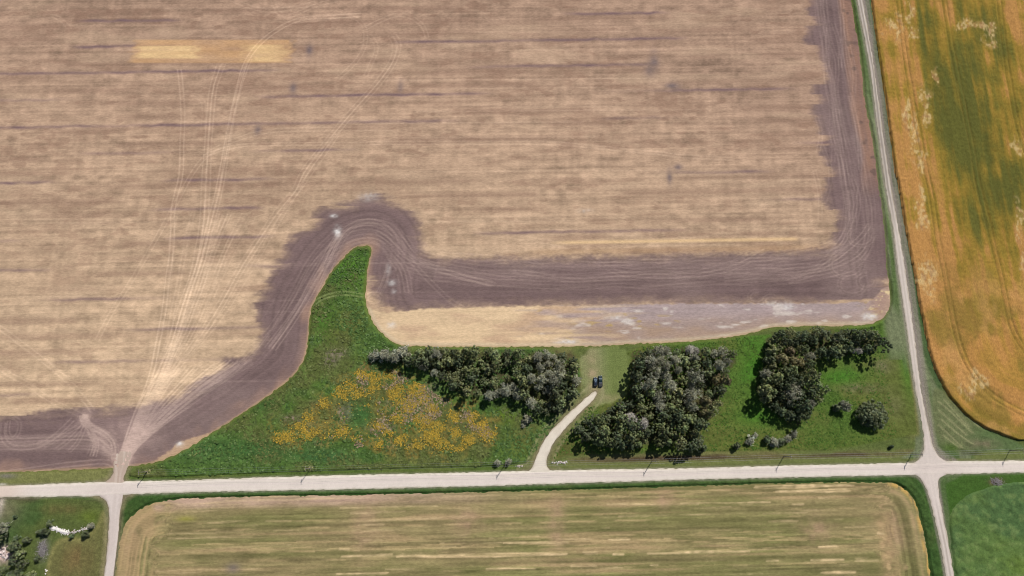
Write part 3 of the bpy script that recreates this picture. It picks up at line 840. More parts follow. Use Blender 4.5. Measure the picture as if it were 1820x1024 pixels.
    ce = mix(ce, C(158, 142, 112), (blob(X, Y, 1052, 664, 9, 8) + .9 * blob(X, Y, 1060, 692, 9, 7) + .5 * blob(X, Y, 1063, 680, 12, 16) + .8 * blob(X, Y, 1052, 640, 14, 22) + .6 * blob(X, Y, 1085, 708, 26, 7) + .6 * blob(X, Y, 1050, 690, 8, 10)) * (.4 + .5 * n3))
    ce = ce * (1 + .12 * (vn(X, Y, 1.2, 40, 207) - .5) + .15 * (n3 - .5) + .12 * (n5 - .5))[:, None]
    col = mix(col, ce, sst(-.8, 1.2, dc + (n3 - .5) * 2))
    # leaf litter under the groves, colour darkened to add to the shade there
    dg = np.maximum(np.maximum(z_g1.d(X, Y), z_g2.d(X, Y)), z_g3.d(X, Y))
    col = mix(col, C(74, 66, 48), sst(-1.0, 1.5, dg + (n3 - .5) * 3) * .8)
    # dead grass in the ditch under the wires
    di = sst(-.8, .8, z_ditch.d(X, Y) + (vn(X, Y, 6, 1, 208) - .5) * 2)
    col = mix(col, C(106, 94, 66), di * (.5 + .5 * n2))
    dk = sst(.42, .66, vn(X, Y, 22, 1.6, 209))
    col = mix(col, C(78, 62, 48), di * dk * .8)
    col = mix(col, C(116, 120, 72), sst(-1.2, 0, -z_ditch.d(X, Y)) * sst(-9, -3, dr) * (1 - south) * sst(P(980, 820)[0], P(1010, 820)[0], X) * .7)
    # yard
    dy = z_yard.d(X, Y)
    ya = np.empty_like(col)
    ya[:] = C(86, 98, 52)
    ya = mix(ya, C(64, 90, 46), sst(.46, .66, n) * .8)
    ya = mix(ya, C(110, 106, 66), sst(-2, 2, z_yardmow.d(X, Y)) * .75)
    ya = mix(ya, C(122, 100, 66), (blob(X, Y, 135, 995, 26, 26) + .6 * blob(X, Y, 115, 905, 40, 8)) * (.2 + .6 * vn(X, Y, 1.6, 14, 210)))
    ya = mix(ya, C(104, 120, 44), blob(X, Y, 160, 918, 18, 10) * .6)
    ya = mix(ya, C(124, 118, 92), blob(X, Y, 10, 905, 26, 26) * .7)
    ya = mix(ya, C(198, 184, 170), blob(X, Y, 2, 892, 6, 22) * .8)
    ya = mix(ya, C(140, 134, 84), np.exp(-(z_yardmow.d(X, Y) / 1.2) ** 2) * .6)
    ya = mix(ya, C(84, 74, 60), sst(-3.2, -.8, dr) * sst(.4, .7, vn(X, Y, 14, 2, 211)) * .7)
    ya = mix(ya, C(126, 118, 120), blob(X, Y, 77, 976, 8, 15) * .9)
    ya = mix(ya, C(204, 178, 168), blob(X, Y, 6, 986, 14, 13) * 1.1 * (.4 + n3))
    ya = ya * (1 + .25 * (n3 - .5) + .22 * (n5 - .5))[:, None]
    col = mix(col, ya, sst(-.5, .5, dy))
    # long verges of the lane
    dn = np.maximum(z_lane.d(X, Y), z_lane_s.d(X, Y))
    nl = sst(-13, -9, dn)
    lanev = np.empty_like(col)
    lanev[:] = C(112, 120, 88)
    lanev = mix(lanev, C(84, 102, 60), sst(.45, .65, vn(X, Y, 2.5, 26, 212)))
    lanev = mix(lanev, C(62, 88, 46), sst(4.0, 2.2, -z_crop.d(X, Y)) * .8)
    lanev = lanev * (1 + .25 * (vn(X + Y * .12, Y, 1.0, 30, 213) - .5) + .2 * (n5 - .5))[:, None]
    upper = sst(P(1600, 640)[1] - 10, P(1600, 640)[1] + 10, Y)
    col = mix(col, lanev, np.where(upper > .5, nl, sst(-5, -3.5, dn) + nl * (X > samp(LANEC, X, Y))) * np.maximum(upper, sst(0, -2, dl) * sst(.2, -.4, dm)) * sst(.5, -.5, dy) * (Y > P(1600, 815)[1]))
    gs = sst(-1.7, -.4, dn) + sst(-4.2, -2.6, dn) * (X > P(910, 0)[0] * 0 + samp(LANEC, X, Y)) * .9
    col = mix(col, C(142, 132, 122), gs * (.35 + .5 * vn(X, Y, 1.2, 12, 214)))
    # triangle by the crop corner
    dt = z_tri.d(X, Y)
    tg = np.empty_like(col)
    tg[:] = C(88, 108, 66)
    tg = mix(tg, C(110, 112, 78), sst(.45, .65, n) * .7)
    tg = mix(tg, C(116, 106, 84), blob(X, Y, 1745, 790, 30, 10) * (.3 + .6 * n3))
    tg = mix(tg, C(72, 98, 36), blob(X, Y, 1690, 796, 16, 8) * .8)
    tg = tg * (1 + .2 * (n3 - .5) + .18 * (n5 - .5))[:, None]
    col = mix(col, tg, sst(-.6, 1, dt))
    col = mix(col, C(64, 66, 48), blob(X, Y, 1730, 806, 18, 3) * .8)
    se = sst(P(1666, 850)[0], P(1672, 850)[0], X) * south
    col = mix(col, C(66, 98, 36), se * .7)
    col = mix(col, C(122, 94, 84), blob(X, Y, 1770, 856, 12, 6) * (.2 + n3))
    # shoulders of roads
    col = mix(col, C(150, 142, 128), sst(-1.2, -.1, dr) * .45 * (.4 + n3))
    dv = np.maximum(np.maximum(dd, z_side.d(X, Y)), z_appr.d(X, Y))
    col = mix(col, C(142, 132, 100), sst(-3.2, -1.0, dv) * (.35 + .35 * n3))
    col = mix(col, C(124, 110, 94), sst(-.9, -.1, dv) * .6)
    col = mix(col, C(172, 160, 128), np.exp(-((dv + 3.2) / .7) ** 2) * .35 * (X > P(900, 0)[0]) )
    # rims of fields: thin dry grass
    col = mix(col, C(108, 112, 56), sst(-1.5, -.2, z_field.d(X, Y)) * .5)
    t = np.clip(TG.get(X, Y), 0, 1)
    col = mix(col, C(128, 140, 88), t * .8)
    t = np.clip(TG2.get(X, Y), 0, 1)
    col = mix(col, C(160, 158, 116), t * .6)
    for a, b in ((264, 838), (553, 832)):
        q = blob(X, Y, a, b, 4.2, 4.2)
        col = mix(col, C(168, 160, 118), sst(.25, .6, q))
    col = mix(col, C(196, 188, 172), blob(X, Y, 4, 861, 7, 1.8))
    col = mix(col, C(118, 112, 108), blob(X, Y, 12, 846, 16, 4) * .8)
    return np.clip(col, .006, .8)

# centre line of the lane, as x for every place (to tell its east side from its west)
lc = PP([(1528, 0), (1551, 120), (1563, 225), (1579, 338), (1594, 417), (1610, 535), (1623, 625), (1631, 687), (1642, 748), (1651, 800), (1655, 850), (1667, 909), (1680, 970), (1689, 1024)])
o_ = np.argsort(lc[:, 1])
LANEC = np.repeat(np.interp(RYs, lc[o_, 1], lc[o_, 0])[:, None], len(RXs), 1).astype(np.float32)

def grass_h(X, Y):
    dm, dl, dc = z_meadow.d(X, Y), z_lawn.d(X, Y), z_clear.d(X, Y)
    df, dh = z_field.d(X, Y), z_hay.d(X, Y)
    rough = np.maximum(np.maximum(z_road.d(X, Y), z_drive.d(X, Y)), np.maximum(np.maximum(z_side.d(X, Y), z_appr.d(X, Y)), np.maximum(z_lane.d(X, Y), z_lane_s.d(X, Y))))
    open_ = sst(-.4, -1.6, rough) * sst(-.3, -1.6, df) * sst(-.3, -.9, z_hay.d(X, Y)) 
    b1 = fbm(X, Y, 3.0, 3.0, 3, 221) - .5
    b2 = vn(X, Y, 1.2, 1.2, 222) - .5
    fl = sst(-2, 4, z_flower.d(X, Y))
    mead = sst(0, .7, dm) * sst(.5, -1, dc)
    h = mead * (.7 + .8 * b1 + .5 * b2 + .2 * fl)
    lawn = sst(0, 1, dl) * (1 - mead) * sst(1, -1, dc)
    h = h + lawn * (.22 + .5 * b1 + .3 * b2)
    other = (1 - mead) * (1 - lawn) * sst(1, -1, dc)
    rimg = sst(-3.2, -1.2, df) * (1 - mead) * sst(0, 4, X - P(1440, 0)[0])
    h = h + rimg * (.7 + .5 * b1)
    h = h + other * (.12 + .35 * b1 + .25 * b2)
    # tall rank grass along the hay field and the south ditch
    xe, ye = P(910, 850)
    south = (Y < ye + (X - xe) * .0235 - 2.5) & (X > P(215, 900)[0])
    tall = sst(-5.5, -3.8, dh) * sst(-.2, -.9, dh) * south
    h = h + tall * (.75 + .6 * b1 + .3 * b2)
    return np.maximum(h * open_, 0.0) + .0

# ------------------------------------------------------------------ sheets
ST = 0.46
def axis(lo, hi, a, b):
    mid = np.arange(a, b + ST, ST)
    l, r = [], []
    x, s = mid[0], ST
    while x > lo:
        s *= 1.35
        x -= s
        l.append(max(x, lo))
    x, s = mid[-1], ST
    while x < hi:
        s *= 1.35
        x += s
        r.append(min(x, hi))
    return np.concatenate([np.array(l[::-1]), mid, np.array(r)])

def sheet(name, zone_d, colf, hf, box, mat, lim=None, thr=-1.0, split=None):
    """grid of real ground kept where zone_d > thr; cells grow outside the surveyed block"""
    lim = lim or box
    xs = axis(lim[0], lim[1], box[0], box[1])
    ys = axis(lim[2], lim[3], box[2], box[3])
    X, Y = np.meshgrid(xs, ys)
    nx, ny = len(xs), len(ys)
    D = zone_d(X, Y)
    cell = (D[:-1, :-1] > thr) & (D[1:, :-1] > thr) & (D[:-1, 1:] > thr) & (D[1:, 1:] > thr)
    jj, ii = np.nonzero(cell)
    base = jj * nx + ii
    F = np.stack([base, base + 1, base + nx + 1, base + nx], 1)
    groups = [(name, np.ones(len(F), bool))]
    if split:
        cxm = .5 * (X[jj, ii] + X[jj + 1, ii + 1])
        cym = .5 * (Y[jj, ii] + Y[jj + 1, ii + 1])
        groups = split(cxm, cym)
    res = []
    Xf, Yf = X.ravel(), Y.ravel()
    for nm, sel in groups:
        f = F[sel]
        if len(f) == 0:
            continue
        used = np.unique(f)
        re = np.full(nx * ny, -1, np.int32)
        re[used] = np.arange(len(used))
        x, y = Xf[used], Yf[used]
        z = hf(x, y)
        me = fast_mesh(nm, np.stack([x, y, z], 1), re[f], colf(x, y), smooth=False)
        o = put(nm, me, None, mat)
        tag(o, kind='structure')
        res.append(o)
    return res

m_soil = ground_mat("stubble_and_soil", .95, (.5, 2.2, 2), .84, 1.16, .3, .05)
m_crop = ground_mat("ripening_crop", .9, (2, 1, 2), .75, 1.25, .5, .1)
m_grass = ground_mat("grass", .9, (1.6, 1.6, 1.6), .72, 1.28, .6, .1)
m_gravel = ground_mat("gravel", .95, (3, 3, 3), .93, 1.07, .15, .1, 6)

# far ground to the horizon
def far_mat():
    m, t, b = new_mat("far_farmland")
    tc = t.nodes.new("ShaderNodeTexCoord")
    mp = t.nodes.new("ShaderNodeMapping")
    mp.inputs["Scale"].default_value = (1 / 800, 1 / 800, 1)
    vo = t.nodes.new("ShaderNodeTexVoronoi")
    vo.distance = 'CHEBYCHEV'
    vo.inputs["Scale"].default_value = 1.0
    vo.inputs["Randomness"].default_value = 0.25
    rp = t.nodes.new("ShaderNodeValToRGB")
    rp.color_ramp.interpolation = 'CONSTANT'
    es = rp.color_ramp.elements
    es[0].color = (.30, .21, .13, 1)
    es[1].position = .3
    es[1].color = (.09, .11, .035, 1)
    for p_, c_ in ((.5, (.33, .18, .06, 1)), (.7, (.06, .09, .03, 1)), (.85, (.2, .15, .12, 1))):
        e = es.new(p_)
        e.color = c_
    no = t.nodes.new("ShaderNodeTexNoise")
    no.inputs["Scale"].default_value = .02
    no.inputs["Detail"].default_value = 6
    mx = t.nodes.new("ShaderNodeVectorMath")
    mx.operation = 'SCALE'
    ad = t.nodes.new("ShaderNodeMath")
    ad.operation = 'ADD'
    ad.inputs[1].default_value = .5
    sp = t.nodes.new("ShaderNodeSeparateColor")
    t.links.new(tc.outputs["Object"], mp.inputs[0])
    t.links.new(mp.outputs[0], vo.inputs["Vector"])
    t.links.new(vo.outputs["Color"], sp.inputs[0])
    t.links.new(sp.outputs[0], rp.inputs[0])
    t.links.new(tc.outputs["Object"], no.inputs["Vector"])
    t.links.new(no.outputs["Fac"], ad.inputs[0])
    t.links.new(rp.outputs[0], mx.inputs[0])
    t.links.new(ad.outputs[0], mx.inputs["Scale"])
    t.links.new(mx.outputs[0], b.inputs["Base Color"])
    b.inputs["Roughness"].default_value = 1
    b.inputs["Specular IOR Level"].default_value = 0.05
    return m
Rg = 6000
gme = fast_mesh("ground", [(-Rg, -Rg, -.6), (Rg, -Rg, -.6), (Rg, Rg, -.6), (-Rg, Rg, -.6)], [(0, 1, 2, 3)])
tag(put("ground", gme, None, far_mat()), kind='structure')

def field_split(x, y):
    st = z_strip.d(x, y) > 0
    ti = (till_d(x, y) > 0) & ~st
    return [("stubble_field", ~st & ~ti), ("tilled_soil", ti), ("fallow_strip", st)]
sheet("stubble_field", z_field.d, field_col, field_h, (-300, 262, -28, 258), m_soil, (-880, 262, -28, 880), -1.2, field_split)
sheet("ripening_crop_field", z_crop.d, crop_col, crop_h, (170, 300, 0, 258), m_crop, (140, 880, 0, 880), -1.2)
sheet("hay_stubble_field", z_hay.d, hay_col, hay_h, (-246, 220, -76, -14), m_soil, (-246, 300, -560, -14), -1.2)
sheet("green_crop_field", z_gcrop.d, gcrop_col, gcrop_h, (205, 275, -76, -12), m_grass, (200, 880, -560, -12), -1.2)

def grass_zone(X, Y):
    m = np.maximum(np.maximum(z_field.d(X, Y), z_crop.d(X, Y)), np.maximum(z_hay.d(X, Y), z_gcrop.d(X, Y)))
    return np.minimum(1.6 - m, 1.4 + .6 - np.maximum(z_road.d(X, Y), 0) * .5)
def grass_split(x, y):
    me = z_meadow.d(x, y) > 0
    cl = (z_clear.d(x, y) > 0) & ~me
    la = (z_lawn.d(x, y) > 0) & ~me & ~cl
    ya = (z_yard.d(x, y) > 0)
    return [("meadow", me), ("mown_clearing", cl), ("grass_lawn", la), ("yard_grass", ya), ("grass_verge", ~(me | cl | la | ya))]
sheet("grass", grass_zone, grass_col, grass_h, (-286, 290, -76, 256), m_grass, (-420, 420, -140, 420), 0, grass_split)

# gravel roads: crowned sheets that come up through the grass
def road(name, zone, box, lim, fun, crown=.16, edge=.5):
    def h(X, Y):
        d = zone.d(X, Y) + (vn(X, Y, 1.6, 1.6, 231) - .5) * edge
        return np.clip(d * .22, -.3, crown) + .02 * (vn(X, Y, 1, 1, 232) - .5)
    def c(X, Y):
        d = zone.d(X, Y)
        n = fbm(X, Y, 6, 6, 3, 233)
        col = fun(X, Y, d)
        col = mix(col, C(160, 148, 124), sst(.7, 0, d + (vn(X, Y, 1.5, 1.5, 234) - .5) * .7) * .5)
        return np.clip(col * (1 + .10 * (n - .5) + .06 * (vn(X, Y, .8, .8, 235) - .5))[:, None], .01, .8)
    return sheet(name, zone.d, c, h, box, m_gravel, lim, -1.6)

def main_col(X, Y, d):
    xe, ye = P(910, 850)
    v = Y - (ye + (X - xe) * .0238)
    col = np.empty((len(X), 3), np.float32)
    col[:] = C(224, 215, 203)
    w = (vn(X, v * 0, 40, 1, 241) - .5) * .8
    for o, k in ((1.9, .8), (-.2, .6), (-2.2, .85)):
        col = mix(col, C(221, 205, 199), np.exp(-((v - o - w) / .75) ** 2) * k)
    col = mix(col, C(206, 194, 182), np.exp(-((v - .9 - w) / .35) ** 2) * .4 + np.exp(-((v + 1.3 - w) / .35) ** 2) * .3)
    col = mix(col, C(233, 226, 210), sst(1.6, .5, d) * .6)
    col = mix(col, C(212, 198, 190), blob(X, Y, 205, 868, 50, 12) * .7 + blob(X, Y, 1655, 832, 50, 12) * .8)
    col = mix(col, C(218, 198, 184), sst(P(60, 870)[0], P(10, 870)[0], X) * .8)
    return col
def side_col(X, Y, d):
    col = np.empty((len(X), 3), np.float32)
    col[:] = C(212, 199, 192)
    return mix(col, C(198, 184, 176), sst(.45, .7, vn(X, Y, 1.2, 20, 242)) * .5)
def appr_col(X, Y, d):
    col = np.empty((len(X), 3), np.float32)
    col[:] = C(184, 164, 150)
    return mix(col, C(206, 190, 176), sst(.5, .7, vn(X, Y, .9, 9, 243)) * .6)
def drive_col(X, Y, d):
    col = np.empty((len(X), 3), np.float32)
    col[:] = C(222, 212, 196)
    return mix(col, C(208, 196, 180), sst(.5, .72, fbm(X, Y, 4, 4, 2, 244)) * .5)
def lane_col(X, Y, d):
    x = X - samp(LANEC, X, Y)
    col = np.empty((len(X), 3), np.float32)
    up = sst(P(1600, 430)[1], P(1600, 330)[1], Y)
    col[:] = C(204, 192, 182)
    col = mix(col, C(150, 140, 130), np.clip(.85 * up + .25, 0, 1))
    tk = np.exp(-((x - .85) / .42) ** 2) + np.exp(-((x + .85) / .42) ** 2)
    col = mix(col, C(216, 204, 194), tk * (.55 + .45 * vn(X, Y, .9, 8, 245)))
    near = sst(P(1650, 770)[1] + 10, P(1650, 770)[1] - 10, Y)
    col = mix(col, C(216, 203, 195), near * .7 * sst(P(1650, 930)[1] - 10, P(1650, 900)[1], Y))
    col = mix(col, C(166, 152, 144), np.exp(-(x / .3) ** 2) * sst(P(1650, 880)[1], P(1650, 930)[1], Y) * .7)
    return col
road("gravel_road", z_road, (-292, 292, -38, 4), (-690, 690, -60, 24), main_col)
road("side_road", z_side, (-226, -186, -76, -24), None, side_col, .13)
road("field_approach", z_appr, (-212, -184, -26, 4), None, appr_col, .11, .8)
road("driveway", z_drive, (0, 48, -22, 30), None, drive_col, .13)
road("dirt_lane", z_lane, (170, 224, -20, 258), (160, 224, -20, 274), lane_col, .12, .7)
road("dirt_lane", z_lane_s, (194, 232, -76, -14), None, lane_col, .12, .7)

# ------------------------------------------------------------------ vegetation as stuff: flowers, weeds
def tufts(name, xs, ys, zs, sizes, cols, mat, rng, quads=3, upright=.55):
    n = len(xs)
    V, A = [], []
    for q in range(quads):
        ang = rng.uniform(0, 2 * np.pi, n)
        tilt = rng.uniform(.15, upright * 1.5, n)
        a = np.stack([np.cos(ang), np.sin(ang), np.zeros(n)], 1)
        b = np.stack([-np.sin(ang) * np.cos(tilt), np.cos(ang) * np.cos(tilt), np.sin(tilt)], 1)
        c = np.stack([xs, ys, zs], 1) + rng.normal(0, .35, (n, 3)) * sizes[:, None] * [1, 1, .25]
        s = sizes[:, None] * rng.uniform(.35, .65, (n, 1))
        quad = np.stack([c - a * s - b * s, c + a * s - b * s * .8, c + a * s * .7 + b * s, c - a * s * .8 + b * s * .9], 1)
        V.append(quad.reshape(-1, 3))
        A.append(np.repeat(cols * rng.uniform(.75, 1.25, (n, 1)), 4, 0))
    V = np.concatenate(V)
    F = np.arange(len(V)).reshape(-1, 4)
    o = put(name, fast_mesh(name, V, F, np.concatenate(A)), None, mat)
    return tag(o, kind='stuff')

m_tuft = ground_mat("plant_tufts", .8, (4, 4, 4), .85, 1.15, 0, .15)
RG = np.random.RandomState(11)
def scatter(zone, n, box):
    x = RG.uniform(box[0], box[1], n)
    y = RG.uniform(box[2], box[3], n)
    ok = zone.d(x, y) > 0.8
    return x[ok], y[ok]

x, y = scatter(z_flower, 90000, (-130, 0, -16, 40))
FL = [(489, 777), (500, 784), (514, 777), (529, 789), (551, 738), (532, 758), (545, 775), (570, 714), (561, 767), (580, 780), (607, 767), (631, 786), (607, 696), (623, 688), (665, 689), (673, 755), (676, 792), (620, 811), (705, 694), (739, 698),
      (638, 785), (702, 748), (742, 792), (715, 782), (769, 725), (779, 758), (786, 792), (806, 741), (839, 745), (860, 768), (833, 781), (819, 802), (752, 745), (642, 665), (697, 664), (745, 694), (626, 649), (660, 670), (640, 700), (770, 775), (810, 770), (850, 755), (875, 775), (725, 720), (755, 712), (690, 770)]
def flower_d(x, y):
    f = 0 * x
    for a, b in FL:
        f = np.maximum(f, blob(x, y, a, b, 15, 12))
    return f
dens = sst(.42, .80, .50 * flower_d(x, y) + .36 * fbm(x, y, 9, 8, 3, 301) + .28 * vn(x, y, 3.4, 3.4, 303)) * .64
dens = np.maximum(dens, .012) * sst(-2, 6, z_flower.d(x, y) + (vn(x, y, 6, 6, 304) - .5) * 8)
keep = RG.rand(len(x)) < dens
x, y = x[keep], y[keep]
hue = RG.rand(len(x), 1)
cols = C(188, 154, 54) * hue + C(142, 130, 60) * (1 - hue)
tag(tufts("goldenrod_flowers", x, y, grass_h(x, y) + .25, RG.uniform(.25, .55, len(x)), cols, m_tuft, RG, 2, .4), "patches of yellow goldenrod flowering across the meadow", "flowers")

x, y = scatter(z_flower, 26000, (-130, 0, -16, 40))
keep = RG.rand(len(x)) < sst(.5, .68, fbm(x, y, 9, 8, 3, 311)) * .9
x, y = x[keep], y[keep]
hue = RG.rand(len(x), 1)
cols = C(164, 146, 122) * hue + C(126, 112, 84) * (1 - hue)
tag(tufts("dry_weeds", x, y, grass_h(x, y) + .2, RG.uniform(.4, .8, len(x)), cols, m_tuft, RG, 2, .6), "dry grey-brown weed stalks between the yellow flowers", "weeds")

x, y = scatter(z_meadow, 46000, (-205, 40, -26, 104))
keep = RG.rand(len(x)) < .35 + .5 * sst(.4, .65, fbm(x, y, 8, 8, 3, 321))
keep &= (z_clear.d(x, y) < -1) & (z_field.d(x, y) < -1.5) & (TG.get(x, y) < .05)
x, y = x[keep], y[keep]
hue = RG.rand(len(x), 1)
cols = C(86, 112, 54) * hue + C(68, 94, 48) * (1 - hue)
cols = mix(cols.astype(np.float32), C(104, 128, 76), (RG.rand(len(x)) < .14) * .9)
cols = mix(cols, C(106, 104, 60), sst(.46, .64, fbm(x, y, 17, 13, 3, 216)) * .6)
tag(tufts("meadow_weeds", x, y, grass_h(x, y) + .12, RG.uniform(.45, 1.0, len(x)), cols, m_tuft, RG, 2, .38), "rank green weeds and long grass covering the meadow", "weeds")

x, y = scatter(z_lawn, 60000, (0, 215, -16, 60))
keep = (RG.rand(len(x)) < .16 + .4 * sst(.45, .7, fbm(x, y, 10, 8, 3, 331))) & (z_clear.d(x, y) < -1) & (z_field.d(x, y) < -1.5) & (z_lane.d(x, y) < -13)
x, y = x[keep], y[keep]
hue = RG.rand(len(x), 1)
cols = C(84, 112, 40) * hue + C(62, 90, 34) * (1 - hue)
tag(tufts("lawn_tussocks", x, y, grass_h(x, y) + .06, RG.uniform(.3, .7, len(x)), cols, m_tuft, RG, 2, .38), "grass tussocks on the green between the tree groves", "grass")

# ------------------------------------------------------------------ trees
m_bark = simple_mat("grey_bark", (.22, .20, .17), .9, var=.3, scale=6)
m_leaf = {
    'green': leaf_mat("leaf_green", (.19, .22, .098), .02, .28, .15),
    'dark': leaf_mat("leaf_dark_green", (.12, .15, .076), .02, .25, .15),
    'grey': leaf_mat("leaf_silver_grey", (.27, .275, .20), .012, .22, .15),
    'pale': leaf_mat("twig_pale_grey", (.34, .32, .285), .01, .2, .1),
    'olive': leaf_mat("leaf_olive_brown", (.23, .20, .10), .02, .26, .15),
}

def leaf_quads(c, nrm, size, rng, elong=1.0):
    n = len(c)
    r = rng.normal(0, 1, (n, 3))
    a = np.cross(nrm, r)
    a /= np.linalg.norm(a, axis=1, keepdims=True) + 1e-9
    b = np.cross(nrm, a)
    s = size[:, None]
    fold = nrm * s * .18
    return np.stack([c - a * s * elong, c - b * s * .62 + fold, c + a * s * elong, c + b * s * .62 + fold], 1).reshape(-1, 3)

def tube(pts, rad, sides=6):
    V, F = [], []
    for k, (p, r) in enumerate(zip(pts, rad)):
        p = np.array(p)
        d = np.array(pts[min(k + 1, len(pts) - 1)]) - np.array(pts[max(k - 1, 0)])
        d = d / (np.linalg.norm(d) + 1e-9)
        u = np.cross(d, [0.13, 1, 0.07])
        u /= np.linalg.norm(u) + 1e-9
        w = np.cross(d, u)
        for s in range(sides):
            a = 2 * math.pi * s / sides
            V.append(p + r * (math.cos(a) * u + math.sin(a) * w))
    for k in range(len(pts) - 1):
        for s in range(sides):
            t = (s + 1) % sides
            F.append((k * sides + s, k * sides + t, (k + 1) * sides + t, (k + 1) * sides + s))
    return V, F

def join(parts):
    V, F = [], []
    for v, f in parts:
        o = len(V)
        V.extend(v)
        F.extend([tuple(i + o for i in q) for q in f])
    return V, F

def make_tree(seed, R, Hc, base, ncl, nleaf, lsize, flat=1.0, twig=0.0, lean=0.0, rc=(.55, 1.05)):
    """crown: leaf clumps spread through an uneven volume; trunk: tapered, with limbs running into the clumps"""
    rng = np.random.RandomState(seed)
    cen = []
    lob = rng.uniform(.6, 1.3, 7)
    lph = rng.uniform(0, 6.28)
    for _ in range(ncl):
        for _t in range(30):
            az = rng.uniform(0, 2 * np.pi)
            u = rng.rand() ** .45
            zf = rng.rand() ** .75
            k = np.interp((az + lph) % 6.283, np.linspace(0, 6.283, 7), lob)
            prof = math.sqrt(max(0, 1 - (2 * zf * flat - .85) ** 2 * .9)) if flat == 1.0 else math.sqrt(max(0.02, 1 - zf ** 2))
            rad = R * k * prof * u
            p = np.array([rad * math.cos(az), rad * math.sin(az), base + (Hc - base) * zf * (.85 + .15 * k)])
            if all(np.linalg.norm(p - q) > rc[0] * .9 for q in cen):
                break
        cen.append(p)
    cen = np.array(cen)
    V, A = [], []
    for c in cen:
        r = rng.uniform(*rc)
        n = int(nleaf * rng.uniform(.7, 1.3))
        d = rng.normal(0, 1, (n, 3))
        d[:, 2] += .35
        d /= np.linalg.norm(d, axis=1, keepdims=True)
        pos = c + d * r * rng.uniform(.35, 1.05, (n, 1)) * [1, 1, .85]
        nr = d * [1, 1, 1.1] + rng.normal(0, .32, (n, 3))
        nr /= np.linalg.norm(nr, axis=1, keepdims=True)
        V.append(leaf_quads(pos, nr, lsize * rng.uniform(.6, 1.3, n), rng))
        t = rng.uniform(.6, 1.45)
        tn = np.array([t * rng.uniform(.92, 1.1), t, t * rng.uniform(.85, 1.15)])
        A.append(np.repeat(tn * rng.uniform(.8, 1.2, (n, 1)), 4, 0))
        if twig:
            m = int(twig * rng.uniform(.6, 1.4))
            d = rng.normal(0, .6, (m, 3))
            d[:, 2] += .8
            d /= np.linalg.norm(d, axis=1, keepdims=True)
            side = np.cross(d, rng.normal(0, 1, (m, 3)))
            side /= np.linalg.norm(side, axis=1, keepdims=True)
            L = rng.uniform(.7, 1.5, (m, 1))
            b0 = c + rng.normal(0, .3, (m, 3))
            w = .07
            V.append(np.stack([b0 - side * w, b0 + side * w, b0 + d * L + side * w * .5, b0 + d * L - side * w * .5], 1).reshape(-1, 3))
            A.append(np.full((m * 4, 3), 1.5))
    V = np.concatenate(V)
    crown = fast_mesh("crown", V, np.arange(len(V)).reshape(-1, 4), np.concatenate(A))
    r0 = .035 * Hc * .55 + .05
    parts = [tube([(0, 0, -.15), (.04 * R, .02, base * .6), (.06 * R, -.04 * R, base + (Hc - base) * .45), (.05 * R, 0, base + (Hc - base) * .85)], [r0, r0 * .8, r0 * .45, .03])]
    for k in range(7):
        c = cen[rng.randint(len(cen))]
        z0 = base * .7 + (c[2] - base * .7) * .35 * rng.rand()
        mid = np.array([c[0] * .5, c[1] * .5, (z0 + c[2]) * .5 + .1])
        parts.append(tube([(.04 * R, 0, max(.2, z0)), mid, c], [r0 * .45, r0 * .28, .02], 5))
    v, f = join(parts)
    trunk = fast_mesh("trunk", v, f, None, True)
    return crown, trunk

LIB = {}
def lib(key, n, mat, **kw):
    L = []
    for k in range(n):
        c, t = make_tree(kw['seed'] + k * 7, kw['R'] * (1 + .1 * (k % 3 - 1)), kw['Hc'], kw['base'], kw['ncl'], kw['nleaf'], kw['lsize'], kw.get('flat', 1.0), kw.get('twig', 0), 0, kw.get('rc', (.55, 1.05)))
        c.materials.append(mat)
        t.materials.append(m_bark)
        L.append((c, t))
    LIB[key] = L
RC = (.34, .74)
lib('green', 5, m_leaf['green'], seed=100, R=3.4, Hc=10.0, base=2.0, ncl=50, nleaf=74, lsize=.235, rc=RC)
lib('dark', 3, m_leaf['dark'], seed=200, R=3.5, Hc=10.0, base=1.6, ncl=52, nleaf=76, lsize=.235, rc=RC)
lib('grey', 4, m_leaf['grey'], seed=300, R=3.2, Hc=9.5, base=2.2, ncl=48, nleaf=60, lsize=.21, twig=12, rc=RC)
lib('pale', 2, m_leaf['pale'], seed=400, R=3.0, Hc=9.0, base=2.0, ncl=46, nleaf=14, lsize=.22, twig=26, rc=RC)
lib('olive', 3, m_leaf['olive'], seed=500, R=3.2, Hc=9.0, base=1.8, ncl=48, nleaf=68, lsize=.23, rc=RC)
lib('shrub', 3, m_leaf['dark'], seed=600, R=1.9, Hc=2.8, base=.3, ncl=22, nleaf=52, lsize=.26, flat=.5, rc=(.4, .75))
lib('greyshrub', 3, m_leaf['grey'], seed=700, R=1.9, Hc=2.8, base=.3, ncl=22, nleaf=48, lsize=.24, flat=.5, twig=6, rc=(.4, .75))
lib('spread', 1, m_leaf['dark'], seed=801, R=8.2, Hc=8.0, base=1.2, ncl=260, nleaf=70, lsize=.27, flat=.5, rc=(.6, 1.1))
lib('bigdark', 2, m_leaf['dark'], seed=821, R=3.6, Hc=8.0, base=1.0, ncl=52, nleaf=56, lsize=.36, flat=.5, rc=(.55, 1.05))

rt_ = random.Random(42)
TREES = []
def plant(kind, x, y, s=1.0, name='tree', label=None, cat='tree', group=None, sz=None):
    c, t = rt_.choice(LIB[kind])
    e = empty(name, (x, y, 0.0), rt_.uniform(0, 6.28), (s, s, s * (sz or rt_.uniform(.85, 1.5))))
    put('trunk', t, e)
    put('crown', c, e)
    tag(e, label, cat, group)
    return e

